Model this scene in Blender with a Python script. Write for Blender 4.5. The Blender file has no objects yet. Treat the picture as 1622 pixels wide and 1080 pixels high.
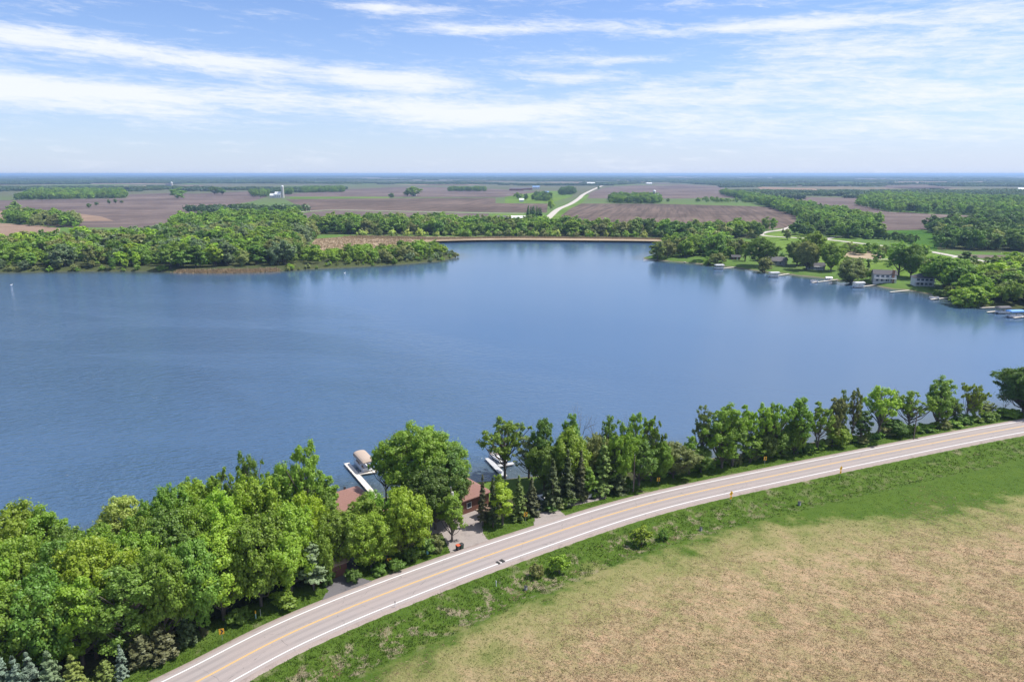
import bpy, math, random
import numpy as np
from mathutils import Vector, Matrix
from mathutils.geometry import tessellate_polygon
R = math.radians
random.seed(7); RNG = np.random.default_rng(7)
sc = bpy.context.scene
COL = sc.collection
# ------------------------------------------------------------------ camera
EYE = 68.0
FPX, HOR = 1110.0, 275.2           # focal length and horizon row, in pixels of the 1622 px wide photo
PITCH = math.atan((540 - HOR) / FPX)
cd = bpy.data.cameras.new('camera'); cam = bpy.data.objects.new('camera', cd); COL.objects.link(cam)
cd.sensor_width = 36.0; cd.lens = 36.0 * FPX / 1622.0
cd.clip_start = 0.5; cd.clip_end = 120000
cam.location = (0, 0, EYE); cam.rotation_euler = (R(90) - PITCH, 0, 0)
sc.camera = cam
# ------------------------------------------------------------------ light
SUN_EL, SUN_AZ = R(60), R(78)      # azimuth clockwise from +Y (view direction)
world = bpy.data.worlds.new('World'); sc.world = world; world.use_nodes = True
sd = bpy.data.lights.new('sun', 'SUN'); sun = bpy.data.objects.new('sun', sd); COL.objects.link(sun)
sd.energy = 3.9; sd.angle = R(0.5); sd.color = (1.0, 0.955, 0.89)
sun.rotation_euler = (R(90) - SUN_EL, 0, -SUN_AZ + math.pi)
_d = Vector((math.sin(SUN_AZ) * math.cos(SUN_EL), math.cos(SUN_AZ) * math.cos(SUN_EL), math.sin(SUN_EL)))
sun.rotation_euler = _d.to_track_quat('Z', 'Y').to_euler()
sun.location = (0, 0, 200)
sc.view_settings.view_transform = 'Standard'; sc.view_settings.look = 'None'
sc.view_settings.exposure = 0.75; sc.view_settings.gamma = 1.0; sc.view_settings.use_curve_mapping = False
sc.render.engine = 'CYCLES'
sc.cycles.max_bounces = 7; sc.cycles.diffuse_bounces = 3; sc.cycles.glossy_bounces = 3
sc.cycles.transmission_bounces = 4; sc.cycles.transparent_max_bounces = 8; sc.cycles.volume_bounces = 0
sc.cycles.use_denoising = True

class NT:
    """small helper round a node tree"""
    def __init__(s, tree): s.t = tree; s.n = tree.nodes; s.l = tree.links
    def new(s, kind, **kw):
        n = s.n.new(kind)
        for k, v in kw.items(): setattr(n, k, v)
        return n
    def put(s, sock, v):
        if v is None: return
        if isinstance(v, bpy.types.NodeSocket): s.l.new(v, sock)
        else: sock.default_value = v
    def m(s, op, a, b=None, c=None, clamp=False):
        n = s.new('ShaderNodeMath', operation=op, use_clamp=clamp)
        s.put(n.inputs[0], a); s.put(n.inputs[1], b); s.put(n.inputs[2], c)
        return n.outputs[0]
    def mapr(s, v, a, b, c=0.0, d=1.0, smooth=True):
        n = s.new('ShaderNodeMapRange'); n.interpolation_type = 'SMOOTHSTEP' if smooth else 'LINEAR'
        s.put(n.inputs[0], v)
        for i, x in enumerate((a, b, c, d)): s.put(n.inputs[1 + i], x)
        return n.outputs[0]
    def noise(s, vec, scale, detail=3, rough=0.55, dist=0.0):
        n = s.new('ShaderNodeTexNoise'); s.put(n.inputs['Vector'], vec)
        n.inputs['Scale'].default_value = scale; n.inputs['Detail'].default_value = detail
        n.inputs['Roughness'].default_value = rough; n.inputs['Distortion'].default_value = dist
        return n.outputs['Fac']
    def mix(s, f, a, b, mode='MIX'):
        n = s.new('ShaderNodeMix', data_type='RGBA', blend_type=mode)
        def c(v): return (*v, 1.0) if isinstance(v, tuple) and len(v) == 3 else v
        s.put(n.inputs[0], f); s.put(n.inputs[6], c(a)); s.put(n.inputs[7], c(b))
        return n.outputs[2]
    def xyz(s, x, y, z=0.0):
        n = s.new('ShaderNodeCombineXYZ'); s.put(n.inputs[0], x); s.put(n.inputs[1], y); s.put(n.inputs[2], z)
        return n.outputs[0]
    def sep(s, v):
        n = s.new('ShaderNodeSeparateXYZ'); s.l.new(v, n.inputs[0]); return n.outputs

def build_world():
    N = NT(world.node_tree); N.n.clear()
    out = N.new('ShaderNodeOutputWorld'); bg = N.new('ShaderNodeBackground')
    tc = N.new('ShaderNodeTexCoord')
    x, y, z = N.sep(tc.outputs['Generated'])
    zc = N.m('MAXIMUM', z, 0.004)
    sky = N.new('ShaderNodeTexSky'); sky.sky_type = 'NISHITA'; sky.sun_disc = False
    sky.sun_elevation = SUN_EL; sky.sun_rotation = SUN_AZ
    sky.altitude = 300; sky.air_density = 1.0; sky.dust_density = 0.6; sky.ozone_density = 1.6
    N.put(sky.inputs[0], N.xyz(x, y, zc))
    az = N.m('MULTIPLY', N.m('ARCTAN2', x, y), 57.2958)
    el = N.m('MULTIPLY', N.m('ARCSINE', zc), 57.2958)
    # streaked cirrus: long soft noise along the azimuth, a little tilted
    tilt = N.m('ADD', el, N.m('MULTIPLY', az, 0.045))
    v1 = N.xyz(N.m('MULTIPLY', az, 0.055), N.m('MULTIPLY', tilt, 0.42), 1.7)
    warp = N.noise(v1, 2.0, 4, 0.6)
    v2 = N.xyz(N.m('ADD', N.m('MULTIPLY', az, 0.10), N.m('MULTIPLY', warp, 0.9)), N.m('ADD', N.m('MULTIPLY', tilt, 0.55), N.m('MULTIPLY', warp, 0.8)), 4.2)
    n1 = N.noise(v2, 1.4, 8, 0.62)
    v3 = N.xyz(N.m('ADD', N.m('MULTIPLY', az, 0.35), N.m('MULTIPLY', warp, 2.0)), N.m('MULTIPLY', tilt, 2.6), 9.0)
    n2 = N.noise(v3, 1.0, 6, 0.65)
    v4 = N.xyz(N.m('ADD', N.m('MULTIPLY', az, 0.9), N.m('MULTIPLY', warp, 4.0)), N.m('ADD', N.m('MULTIPLY', tilt, 4.5), N.m('MULTIPLY', n2, 2.5)), 3.0)
    n3 = N.noise(v4, 1.0, 5, 0.7)
    base = N.m('ADD', N.m('ADD', N.m('MULTIPLY', n1, 0.55), N.m('MULTIPLY', n2, 0.35)), N.m('MULTIPLY', n3, 0.22))
    def band(c0, slope, az0, az1, width, amp, soft=6.0):
        d = N.m('DIVIDE', N.m('SUBTRACT', el, N.m('ADD', N.m('MULTIPLY', az, slope), c0)), width)
        g = N.m('POWER', 2.71828, N.m('MULTIPLY', N.m('MULTIPLY', d, d), -1.0))
        w = N.m('MULTIPLY', N.mapr(az, az0 - soft, az0 + soft), N.mapr(az, az1 - soft, az1 + soft, 1.0, 0.0))
        return N.m('MULTIPLY', N.m('MULTIPLY', g, w), amp)
    b = band(6.3, -0.062, -60, -2, 0.80, 0.30, 5)
    for a in ((4.6, -0.032, -60, 4, 0.85, 0.27, 6), (3.1, -0.045, -60, -22, 0.8, 0.20, 5), (10.6, 0.01, -7, 10, 0.5, 0.22, 3), (11.8, 0.0, -13, -4, 0.35, 0.22, 3),
              (8.0, 0.03, 18, 70, 1.7, 0.18, 7), (5.5, 0.0, 4, 70, 1.5, 0.20, 7), (3.6, -0.02, -6, 50, 1.0, 0.14, 8), (8.3, 0.01, 1, 14, 0.35, 0.17, 4),
              (10.2, 0.0, 12, 26, 0.45, 0.22, 5), (7.2, 0.0, 0, 8, 0.5, 0.16, 3)):
        b = N.m('ADD', b, band(*a))
    hi = N.m('ADD', N.mapr(el, 13.0, 22.0, 0.0, 0.08), N.m('MULTIPLY', N.mapr(el, 9, 15), N.mapr(az, -15, 35, 0.0, 0.17)))  # high cloud above the view; thickening to the right added to brighten the lake
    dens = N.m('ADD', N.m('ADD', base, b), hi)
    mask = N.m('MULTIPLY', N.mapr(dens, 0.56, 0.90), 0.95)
    veil = N.m('POWER', 2.71828, N.m('MULTIPLY', el, -0.19))
    veil = N.m('MULTIPLY', veil, N.mapr(az, -50, 30, 0.72, 0.86))
    # sky tint: the sky texture, pulled to the clear light blue of the day
    skyc = N.mix(1.0, sky.outputs[0], (0.63, 0.75, 1.0), 'MULTIPLY')
    skyc = N.mix(veil, skyc, (4.25, 4.75, 6.0))
    col = N.mix(mask, skyc, (5.6, 5.85, 6.4))
    N.put(bg.inputs[0], col); bg.inputs[1].default_value = 0.10
    N.l.new(bg.outputs[0], out.inputs[0])
build_world()

# ------------------------------------------------------------------ photo -> world
def ray(px, py):
    x = (px - 811) / FPX; y = -(py - 540) / FPX
    return (x, math.cos(PITCH) + y * math.sin(PITCH), -math.sin(PITCH) + y * math.cos(PITCH))
def G(px, py, z=0.0):
    d = ray(px, py); t = (z - EYE) / d[2]; return (d[0] * t, d[1] * t)
def zat(px, py, dist_y):
    d = ray(px, py); return EYE + d[2] * dist_y / d[1]
WATER = -2.0
def smooth_line(pts, step):
    """Catmull-Rom through pts, resampled at about `step` metres"""
    P = [np.array(p, float) for p in pts]; P = [2 * P[0] - P[1]] + P + [2 * P[-1] - P[-2]]
    out = []
    for i in range(1, len(P) - 2):
        n = max(2, int(np.linalg.norm(P[i + 1] - P[i]) / step))
        for k in range(n):
            t = k / n; a, b, c, d = P[i - 1:i + 3]
            out.append(0.5 * ((2 * b) + (-a + c) * t + (2 * a - 5 * b + 4 * c - d) * t * t + (-a + 3 * b - 3 * c + d) * t ** 3))
    out.append(P[-2]); return np.array(out)
YEL = [(100, 1188), (200, 1136), (311, 1080), (464.5, 1000.6), (629, 932.6), (830, 860), (1032.9, 796.3), (1257.5, 746.7), (1493, 699), (1622, 675), (1780, 648), (1990, 620)]
RC = smooth_line([G(*p) for p in YEL], 2.0)          # road centre line
HALF = np.interp(np.linspace(0, 1, len(RC)), [0, 0.15, 0.35, 1], [3.5, 3.45, 3.1, 3.0])
near_shore = [(-700, 1090), (-350, 985), (-100, 925), (60, 893), (200, 870), (350, 838), (514, 803), (561, 793), (620, 786), (740, 765), (836, 755), (950, 745), (1050, 737), (1150, 722),
              (1250, 706), (1350, 691), (1443, 677), (1550, 662), (1622, 652), (1750, 634), (1950, 610)]
far_shore = [(2300, 590), (2300, 560), (1950, 535), (1750, 512), (1640, 500), (1616, 490), (1548, 484.5), (1514, 479), (1500, 471), (1471, 466), (1439, 460), (1409, 457.5), (1385, 452.5),
             (1359, 447.5), (1326, 444.5), (1300, 440), (1270, 437.5), (1248, 434.5), (1220, 431.5), (1191, 428), (1168, 424.5), (1132, 420.5), (1095, 417), (1067, 414.5), (1040, 412.5), (1015, 409.5),
             (1030, 405), (1050, 396), (1064, 388), (1066, 384.5), (1050, 383.5), (1000, 382.6), (960, 382.2), (900, 381.6), (870, 381), (820, 381), (760, 381.5), (700, 383), (662, 386), (628, 391.5), (640, 395.5), (690, 400), (715, 402), (726, 405),
             (718, 409), (696, 414), (640, 418.5), (600, 421), (560, 423), (500, 426), (430, 430.5), (400, 431.5), (340, 432.5), (290, 432), (240, 430), (130, 430), (0, 432), (-150, 434), (-400, 440), (-900, 470), (-1500, 560), (-1500, 800)]
LAKE = np.array([G(px, py, WATER) for px, py in near_shore + far_shore])
def seg_dist(X, Y, P, closed):
    """distance of points to a polyline, index of nearest segment"""
    best = np.full(X.shape, 1e18); sgn = np.zeros(X.shape); idx = np.zeros(X.shape, int)
    n = len(P); m = n if closed else n - 1
    for i in range(m):
        a = P[i]; b = P[(i + 1) % n]; ux, uy = b - a; L2 = ux * ux + uy * uy + 1e-12
        t = np.clip(((X - a[0]) * ux + (Y - a[1]) * uy) / L2, 0, 1)
        dx = X - a[0] - t * ux; dy = Y - a[1] - t * uy; d = dx * dx + dy * dy
        k = d < best
        best = np.where(k, d, best); sgn = np.where(k, np.sign(ux * (Y - a[1]) - uy * (X - a[0])), sgn); idx = np.where(k, i, idx)
    return np.sqrt(best), sgn, idx
def inside(X, Y, P):
    c = np.zeros(X.shape, bool); n = len(P)
    for i in range(n):
        x0, y0 = P[i]; x1, y1 = P[(i + 1) % n]
        k = ((y0 > Y) != (y1 > Y)); xi = (x1 - x0) * (Y - y0) / ((y1 - y0) if y1 != y0 else 1e-9) + x0
        c ^= k & (X < xi)
    return c
RCc = RC[::3]
def road_s(X, Y):
    d, s, _ = seg_dist(X, Y, RCc, False); return d * s        # + on the lake side
def lake_d(X, Y):
    d, _, _ = seg_dist(X, Y, LAKE, True); return np.where(inside(X, Y, LAKE), -d, d)
def wob(X, Y, s, seed=0):
    return np.sin(X / s + seed) * np.cos(Y / (s * 1.3) + seed * 2) + 0.5 * np.sin(X / (s * .43) - Y / (s * .6) + seed * 3)
def terrain_full(X, Y):
    S = road_s(X, Y); L = lake_d(X, Y)
    near = (Y < 420) & (np.abs(S) < 260)
    z = np.zeros(X.shape)
    lakeside = np.interp(S, [0, 4.5, 5.6, 9, 30, 60], [-.16, -.16, -.22, -.5, -1.0, -1.2])
    fieldside = np.interp(-S, [0, 5.2, 6, 10.5, 12.5, 16, 24, 60, 200], [-.16, -.16, -.25, -1.45, -1.45, -.55, -.1, .5, .6])
    fieldside = fieldside + np.where(-S > 7, np.clip((-S - 7) / 10, 0, 1) * 0.10 * wob(X, Y, 7.0, 1), 0) + np.clip((-S - 20) / 30, 0, 1) * .25 * wob(X, Y, 19., 4)
    zn = np.where(S > 0, lakeside, fieldside)
    far_w = np.clip((L - 30) / 200, 0, 1) * 0
    z = np.where(near, zn, 0.0 + far_w)
    bank = WATER + L * 0.36
    z = np.minimum(z, np.maximum(bank, -5.5))
    return z, S, L
def terrain(x, y):
    z, _, _ = terrain_full(np.array([float(x)]), np.array([float(y)])); return float(z[0])
def Gt(px, py):
    z = 0.0
    for _ in range(5):
        x, y = G(px, py, z); z = max(terrain(x, y), WATER)
    return Vector((x, y, z))

# ------------------------------------------------------------------ materials
def material(name, fn, disp=False):
    m = bpy.data.materials.new(name); m.use_nodes = True
    N = NT(m.node_tree); N.n.clear()
    out = N.new('ShaderNodeOutputMaterial'); fn(N, out); return m
def principled(N, out, col, rough=0.8, **kw):
    p = N.new('ShaderNodeBsdfPrincipled')
    N.put(p.inputs['Base Color'], (*col, 1.0) if isinstance(col, tuple) and len(col) == 3 else col)
    N.put(p.inputs['Roughness'], rough)
    for k, v in kw.items(): N.put(p.inputs[k.replace('_', ' ')], v)
    N.l.new(p.outputs[0], out.inputs['Surface']); return p
def pos(N): return N.new('ShaderNodeNewGeometry').outputs['Position']
def bump(N, h, strength, dist):
    b = N.new('ShaderNodeBump'); b.inputs['Strength'].default_value = strength; b.inputs['Distance'].default_value = dist
    N.put(b.inputs['Height'], h); return b.outputs[0]
def plain(name, col, rough=0.7, metallic=0.0, var=0.12, scale=1.2):
    def f(N, out):
        n = N.noise(N.new('ShaderNodeTexCoord').outputs['Object'], scale, 4)
        c = N.mix(n, tuple(x * (1 - var) for x in col), tuple(min(1, x * (1 + var)) for x in col))
        principled(N, out, c, rough, Metallic=metallic)
    return material(name, f)

def leaf_mat(name, trans=0.46, rough=0.55, inst=False):
    def f(N, out):
        oi = N.new('ShaderNodeObjectInfo'); geo = N.new('ShaderNodeNewGeometry'); tint = oi.outputs['Color']
        if inst:
            at = N.new('ShaderNodeAttribute'); at.attribute_type = 'INSTANCER'; at.attribute_name = 'tint'; tint = at.outputs['Color']
        hue = N.new('ShaderNodeHueSaturation')
        r = geo.outputs['Random Per Island']
        N.put(hue.inputs['Hue'], N.m('ADD', 0.485, N.m('MULTIPLY', N.m('ADD', N.m('MULTIPLY', r, 0.5), oi.outputs['Random']), 0.022)))
        N.put(hue.inputs['Value'], N.m('ADD', 0.72, N.m('MULTIPLY', N.m('ADD', r, N.m('MULTIPLY', oi.outputs['Random'], 0.5)), 0.40)))
        N.put(hue.inputs['Color'], tint)
        c = hue.outputs[0]
        d = N.new('ShaderNodeBsdfDiffuse'); N.put(d.inputs[0], c)
        t = N.new('ShaderNodeBsdfTranslucent'); N.put(t.inputs[0], N.mix(1.0, c, (1.15, 1.2, 0.6), 'MULTIPLY'))
        g = N.new('ShaderNodeBsdfGlossy'); g.inputs['Roughness'].default_value = rough; N.put(g.inputs[0], (0.75, 0.8, 0.75, 1))
        m1 = N.new('ShaderNodeMixShader'); m1.inputs[0].default_value = trans
        N.l.new(d.outputs[0], m1.inputs[1]); N.l.new(t.outputs[0], m1.inputs[2])
        m2 = N.new('ShaderNodeMixShader'); m2.inputs[0].default_value = 0.035
        N.l.new(m1.outputs[0], m2.inputs[1]); N.l.new(g.outputs[0], m2.inputs[2])
        N.l.new(m2.outputs[0], out.inputs['Surface'])
    return material(name, f)
M = {}
M['leaf'] = leaf_mat('leaf'); M['needle'] = leaf_mat('needle', 0.12); M['leaf_wood'] = leaf_mat('leaf_of_woods', 0.36, inst=True)
M['bark'] = plain('bark', (0.11, 0.09, 0.075), 0.9, var=0.35, scale=3)
M['bark_pale'] = plain('bark_pale', (0.19, 0.17, 0.15), 0.9, var=0.3, scale=3)

def ground_fn(N, out):
    P = pos(N); x, y, z = N.sep(P)
    S = N.new('ShaderNodeAttribute'); S.attribute_name = 'road_s'; S = S.outputs['Fac']
    L = N.new('ShaderNodeAttribute'); L.attribute_name = 'lake_d'; L = L.outputs['Fac']
    nb = N.noise(P, 0.05, 5, 0.6); nm = N.noise(P, 0.22, 5, 0.62); nf = N.noise(P, 1.6, 4, 0.7); nff = N.noise(P, 6.0, 3, 0.7)
    green = N.mix(nm, (0.060, 0.115, 0.018), (0.125, 0.185, 0.035))
    green = N.mix(N.mapr(nf, 0.4, 0.75), green, (0.10, 0.165, 0.03))
    lush = N.mix(nm, (0.040, 0.084, 0.010), (0.090, 0.142, 0.020))
    straw = N.mix(nff, (0.20, 0.15, 0.082), (0.37, 0.285, 0.175))
    straw = N.mix(N.mapr(nf, 0.35, 0.7), straw, (0.33, 0.245, 0.15))
    stre = N.noise(N.xyz(N.m('MULTIPLY', N.m('ADD', x, N.m('MULTIPLY', y, -0.5)), 0.35), N.m('MULTIPLY', N.m('ADD', y, N.m('MULTIPLY', x, 0.5)), 1.6)), 1.0, 5, 0.7)
    straw = N.mix(N.mapr(stre, 0.45, 0.65), straw, (0.40, 0.27, 0.165))
    straw = N.mix(N.m('MULTIPLY', N.mapr(N.noise(P, 0.13, 5, 0.65), 0.52, 0.66), 0.75), straw, N.mix(nf, (0.15, 0.17, 0.05), (0.26, 0.24, 0.11)))
    # field on the near side: lush band, then olive, then straw
    T = N.m('MULTIPLY', S, -1.0)
    Tn = N.m('ADD', T, N.m('ADD', N.m('MULTIPLY', N.m('SUBTRACT', nb, 0.5), 26.0), N.m('MULTIPLY', N.m('SUBTRACT', nm, 0.5), 22.0)))
    far_r = N.m('MULTIPLY', N.m('MAXIMUM', N.m('SUBTRACT', x, 40.0), 0.0), 0.22)   # the green band widens along the road
    olive = N.mix(nf, (0.15, 0.16, 0.05), (0.25, 0.23, 0.10))
    c = N.mix(N.mapr(N.m('SUBTRACT', Tn, far_r), 12, 20), lush, olive)
    c = N.mix(N.m('MULTIPLY', N.mapr(N.m('SUBTRACT', Tn, far_r), 17, 33), N.mapr(nm, 0.3, 0.6, 0.5, 1.0)), c, straw)
    # ditch: tangled dry stalks in the green
    ditch = N.m('MULTIPLY', N.mapr(T, 6.5, 8.0), N.mapr(T, 13.0, 15.5, 1.0, 0.0))
    dn = N.m('MULTIPLY', ditch, N.m('MULTIPLY', N.mapr(N.noise(P, 0.45, 5, 0.7), 0.50, 0.62), N.mapr(x, 20, 70, 0.85, 0.25)))
    c = N.mix(dn, c, N.mix(nff, (0.13, 0.10, 0.07), (0.36, 0.30, 0.21)))
    # lake side verge and the general ground
    c2 = N.mix(N.mapr(S, 7.0, 9.5), lush, green)
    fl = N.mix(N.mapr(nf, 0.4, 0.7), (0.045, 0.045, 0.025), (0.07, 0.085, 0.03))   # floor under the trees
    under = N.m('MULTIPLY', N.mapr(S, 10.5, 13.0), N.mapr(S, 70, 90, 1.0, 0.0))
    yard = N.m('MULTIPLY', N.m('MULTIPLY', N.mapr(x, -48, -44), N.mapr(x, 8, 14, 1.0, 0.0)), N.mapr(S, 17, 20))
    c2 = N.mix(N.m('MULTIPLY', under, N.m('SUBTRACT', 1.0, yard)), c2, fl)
    side = N.mapr(S, -0.5, 0.5)
    c = N.mix(side, c, c2)
    bare = N.m('MULTIPLY', N.mapr(nm, 0.55, 0.72), N.mapr(N.m('ABSOLUTE', S), 5.6, 8.0, 0.8, 0.0))
    c = N.mix(bare, c, (0.27, 0.215, 0.165))
    far_c = N.mix(nb, (0.060, 0.125, 0.022), (0.115, 0.18, 0.04))
    far_c = N.mix(N.mapr(N.noise(P, 0.012, 3), 0.5, 0.62), far_c, (0.10, 0.15, 0.04))
    far_c = N.mix(N.mapr(y, 1200, 2600), far_c, N.mix(N.noise(P, 0.0016, 4), (0.060, 0.090, 0.034), (0.135, 0.115, 0.080)))
    c = N.mix(N.mapr(y, 262, 300), c, far_c)
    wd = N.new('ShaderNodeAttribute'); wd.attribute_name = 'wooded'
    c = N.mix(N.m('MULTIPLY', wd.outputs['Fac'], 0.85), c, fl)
    # sand and mud by the water
    sh = N.mapr(N.m('ADD', L, N.m('MULTIPLY', nm, 3.0)), 1.8, 3.4, 1.0, 0.0)
    c = N.mix(N.m('MULTIPLY', sh, N.m('SUBTRACT', 1.0, N.m('MULTIPLY', wd.outputs['Fac'], 0.85))), c, N.mix(nf, (0.10, 0.085, 0.06), (0.26, 0.22, 0.16)))
    h = N.m('ADD', N.m('MULTIPLY', nf, 0.7), N.m('MULTIPLY', nff, 0.3))
    principled(N, out, c, 0.95, Specular_IOR_Level=0.1, Normal=bump(N, h, 0.9, 0.35))
M['ground'] = material('grassland', ground_fn)

def water_fn(N, out):
    P = pos(N); x, y, z = N.sep(P)
    Pw = N.xyz(N.m('MULTIPLY', N.m('ADD', x, N.m('MULTIPLY', y, 0.35)), 0.55), N.m('SUBTRACT', y, N.m('MULTIPLY', x, 0.25)))
    patch = N.noise(N.xyz(N.m('MULTIPLY', x, 0.35), N.m('ADD', y, N.m('MULTIPLY', x, 0.3))), 0.016, 5, 0.62, 0.8)
    n1 = N.noise(Pw, 0.80, 3, 0.6, 0.3); n2 = N.noise(Pw, 0.30, 2, 0.5, 0.5); n3 = N.noise(Pw, 3.4, 2, 0.5)
    h = N.m('ADD', N.m('ADD', N.m('MULTIPLY', n1, 0.75), N.m('MULTIPLY', n2, 0.70)), N.m('MULTIPLY', n3, 0.16))
    calm = N.mapr(N.m('ADD', y, N.m('MULTIPLY', x, 1.1)), 60, 330, 0.95, 0.0)
    calm = N.m('MULTIPLY', calm, N.mapr(patch, 0.40, 0.62, 0.6, 1.15))
    b = N.new('ShaderNodeBump'); b.inputs['Distance'].default_value = 0.9
    N.put(b.inputs['Strength'], N.m('MULTIPLY', calm, 1.15)); N.put(b.inputs['Height'], h)
    L = N.new('ShaderNodeAttribute'); L.attribute_name = 'lake_d'
    shallow = N.mapr(N.m('ADD', L.outputs['Fac'], N.m('MULTIPLY', N.noise(P, .12, 3), 6.0)), -16, 2, 0.0, 1.0)
    deep = N.mix(patch, (0.040, 0.088, 0.165), (0.058, 0.110, 0.190))
    c = N.mix(N.m('MULTIPLY', shallow, 0.75), deep, (0.055, 0.065, 0.05))
    principled(N, out, c, N.mapr(N.m('ADD', y, N.m('MULTIPLY', x, 1.1)), 60, 330, 0.07, 0.16), IOR=1.62, Normal=b.outputs[0])
M['water'] = material('lake_water', water_fn)

def asphalt_fn(N, out):
    P = pos(N)
    n = N.noise(P, 9.0, 3, 0.7); nb = N.noise(P, 0.12, 4, 0.6); nm = N.noise(P, 0.9, 5, 0.7)
    a = N.new('ShaderNodeAttribute'); a.attribute_name = 'across'; a = a.outputs['Fac']
    c = N.mix(n, (0.245, 0.21, 0.198), (0.345, 0.298, 0.282))
    c = N.mix(N.mapr(nb, 0.35, 0.7, 0.0, 0.5), c, (0.29, 0.265, 0.255))
    # worn wheel paths and oil line down each lane
    aa = N.m('ABSOLUTE', a)
    lane = N.m('ABSOLUTE', N.m('SUBTRACT', aa, 1.65))
    track = N.mapr(N.m('ABSOLUTE', N.m('SUBTRACT', lane, 0.75)), 0.15, 0.45, 1.0, 0.0)
    c = N.mix(N.m('MULTIPLY', track, N.mapr(nb, 0.3, 0.7, 0.15, 0.4)), c, (0.17, 0.15, 0.15))
    c = N.mix(N.m('MULTIPLY', N.mapr(nm, 0.62, 0.75), 0.35), c, (0.13, 0.12, 0.12))
    vo = N.new('ShaderNodeTexVoronoi', feature='DISTANCE_TO_EDGE'); vo.inputs['Scale'].default_value = 0.11
    wv = N.new('ShaderNodeVectorMath', operation='ADD'); nz = N.new('ShaderNodeTexNoise'); nz.inputs['Scale'].default_value = 0.5
    N.l.new(P, nz.inputs['Vector']); N.l.new(P, wv.inputs[0]); N.l.new(nz.outputs['Color'], wv.inputs[1]); N.l.new(wv.outputs[0], vo.inputs['Vector'])
    crack = N.mapr(vo.outputs['Distance'], 0.002, 0.009, 1.0, 0.0)
    c = N.mix(N.m('MULTIPLY', crack, N.mapr(nm, 0.45, 0.65, 0.0, 0.6)), c, (0.06, 0.055, 0.055))
    principled(N, out, c, 0.85, Specular_IOR_Level=0.3, Normal=bump(N, n, 0.3, 0.02))
M['asphalt'] = material('worn_asphalt', asphalt_fn)
def gravel_fn(lo, hi):
    def f(N, out):
        P = pos(N); n = N.noise(P, 5.0, 4, 0.75); nb = N.noise(P, 0.4, 4, 0.6)
        c = N.mix(n, lo, hi); c = N.mix(N.mapr(nb, 0.5, 0.75, 0, 0.5), c, tuple(v * 0.62 for v in lo))
        principled(N, out, c, 0.95, Specular_IOR_Level=0.15, Normal=bump(N, n, 0.6, 0.05))
    return f
M['shoulder'] = material('shoulder_gravel', gravel_fn((0.20, 0.16, 0.145), (0.37, 0.31, 0.28)))
M['gravel'] = material('drive_gravel', gravel_fn((0.21, 0.18, 0.165), (0.36, 0.32, 0.30)))
M['dark_asphalt'] = material('patch_asphalt', gravel_fn((0.10, 0.095, 0.10), (0.17, 0.16, 0.165)))
M['far_road'] = material('pale_road', gravel_fn((0.36, 0.33, 0.29), (0.52, 0.48, 0.43)))
def paint_fn(col, wear):
    def f(N, out):
        P = pos(N); n = N.noise(P, 4.0, 4, 0.75)
        principled(N, out, N.mix(N.mapr(n, 0.55, 0.75, 0.0, wear), col, (0.25, 0.23, 0.22)), 0.7)
    return f
M['white_line'] = material('white_line_paint', paint_fn((0.66, 0.65, 0.64), 0.5))
M['yellow_line'] = material('yellow_line_paint', paint_fn((0.62, 0.37, 0.09), 0.4))

def field_fn(a, b, ang, scale):
    def f(N, out):
        P = pos(N); x, y, z = N.sep(P); ca, sa = math.cos(ang), math.sin(ang)
        u = N.m('ADD', N.m('MULTIPLY', x, ca), N.m('MULTIPLY', y, sa)); v = N.m('SUBTRACT', N.m('MULTIPLY', y, ca), N.m('MULTIPLY', x, sa))
        st = N.noise(N.xyz(N.m('MULTIPLY', u, 0.004), N.m('MULTIPLY', v, 0.11)), scale, 4, 0.65)
        big = N.noise(P, 0.004, 5, 0.6); med = N.noise(P, 0.03, 4, 0.65)
        c = N.mix(N.mapr(big, 0.35, 0.65), a, b)
        c = N.mix(N.mapr(st, 0.4, 0.65, 0.0, 0.75), c, tuple(t * 0.66 for t in a))
        c = N.mix(N.mapr(med, 0.5, 0.72, 0.0, 0.45), c, tuple(min(1, t * 1.25) for t in b))
        principled(N, out, c, 1.0, Specular_IOR_Level=0.0)
    return f
M['soil'] = material('ploughed_soil', field_fn((0.108, 0.084, 0.080), (0.188, 0.148, 0.132), 0.18, 1.0))
M['soil_cross'] = material('ploughed_soil_cross_rows', field_fn((0.10, 0.077, 0.066), (0.165, 0.125, 0.105), 1.35, 1.0))
M['soil_tan'] = material('tan_soil', field_fn((0.22, 0.155, 0.115), (0.30, 0.215, 0.16), 0.1, 1.0))
M['crop'] = material('green_crop', field_fn((0.045, 0.11, 0.02), (0.075, 0.15, 0.03), 0.5, 1.0))
M['lawn'] = material('lawn_grass', field_fn((0.095, 0.165, 0.03), (0.145, 0.215, 0.05), 0.9, 1.0))
M['marsh'] = material('dry_marsh', field_fn((0.27, 0.21, 0.14), (0.38, 0.30, 0.21), 0.0, 2.0))
M['sand'] = material('shore_sand', gravel_fn((0.28, 0.22, 0.17), (0.42, 0.35, 0.28)))

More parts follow.
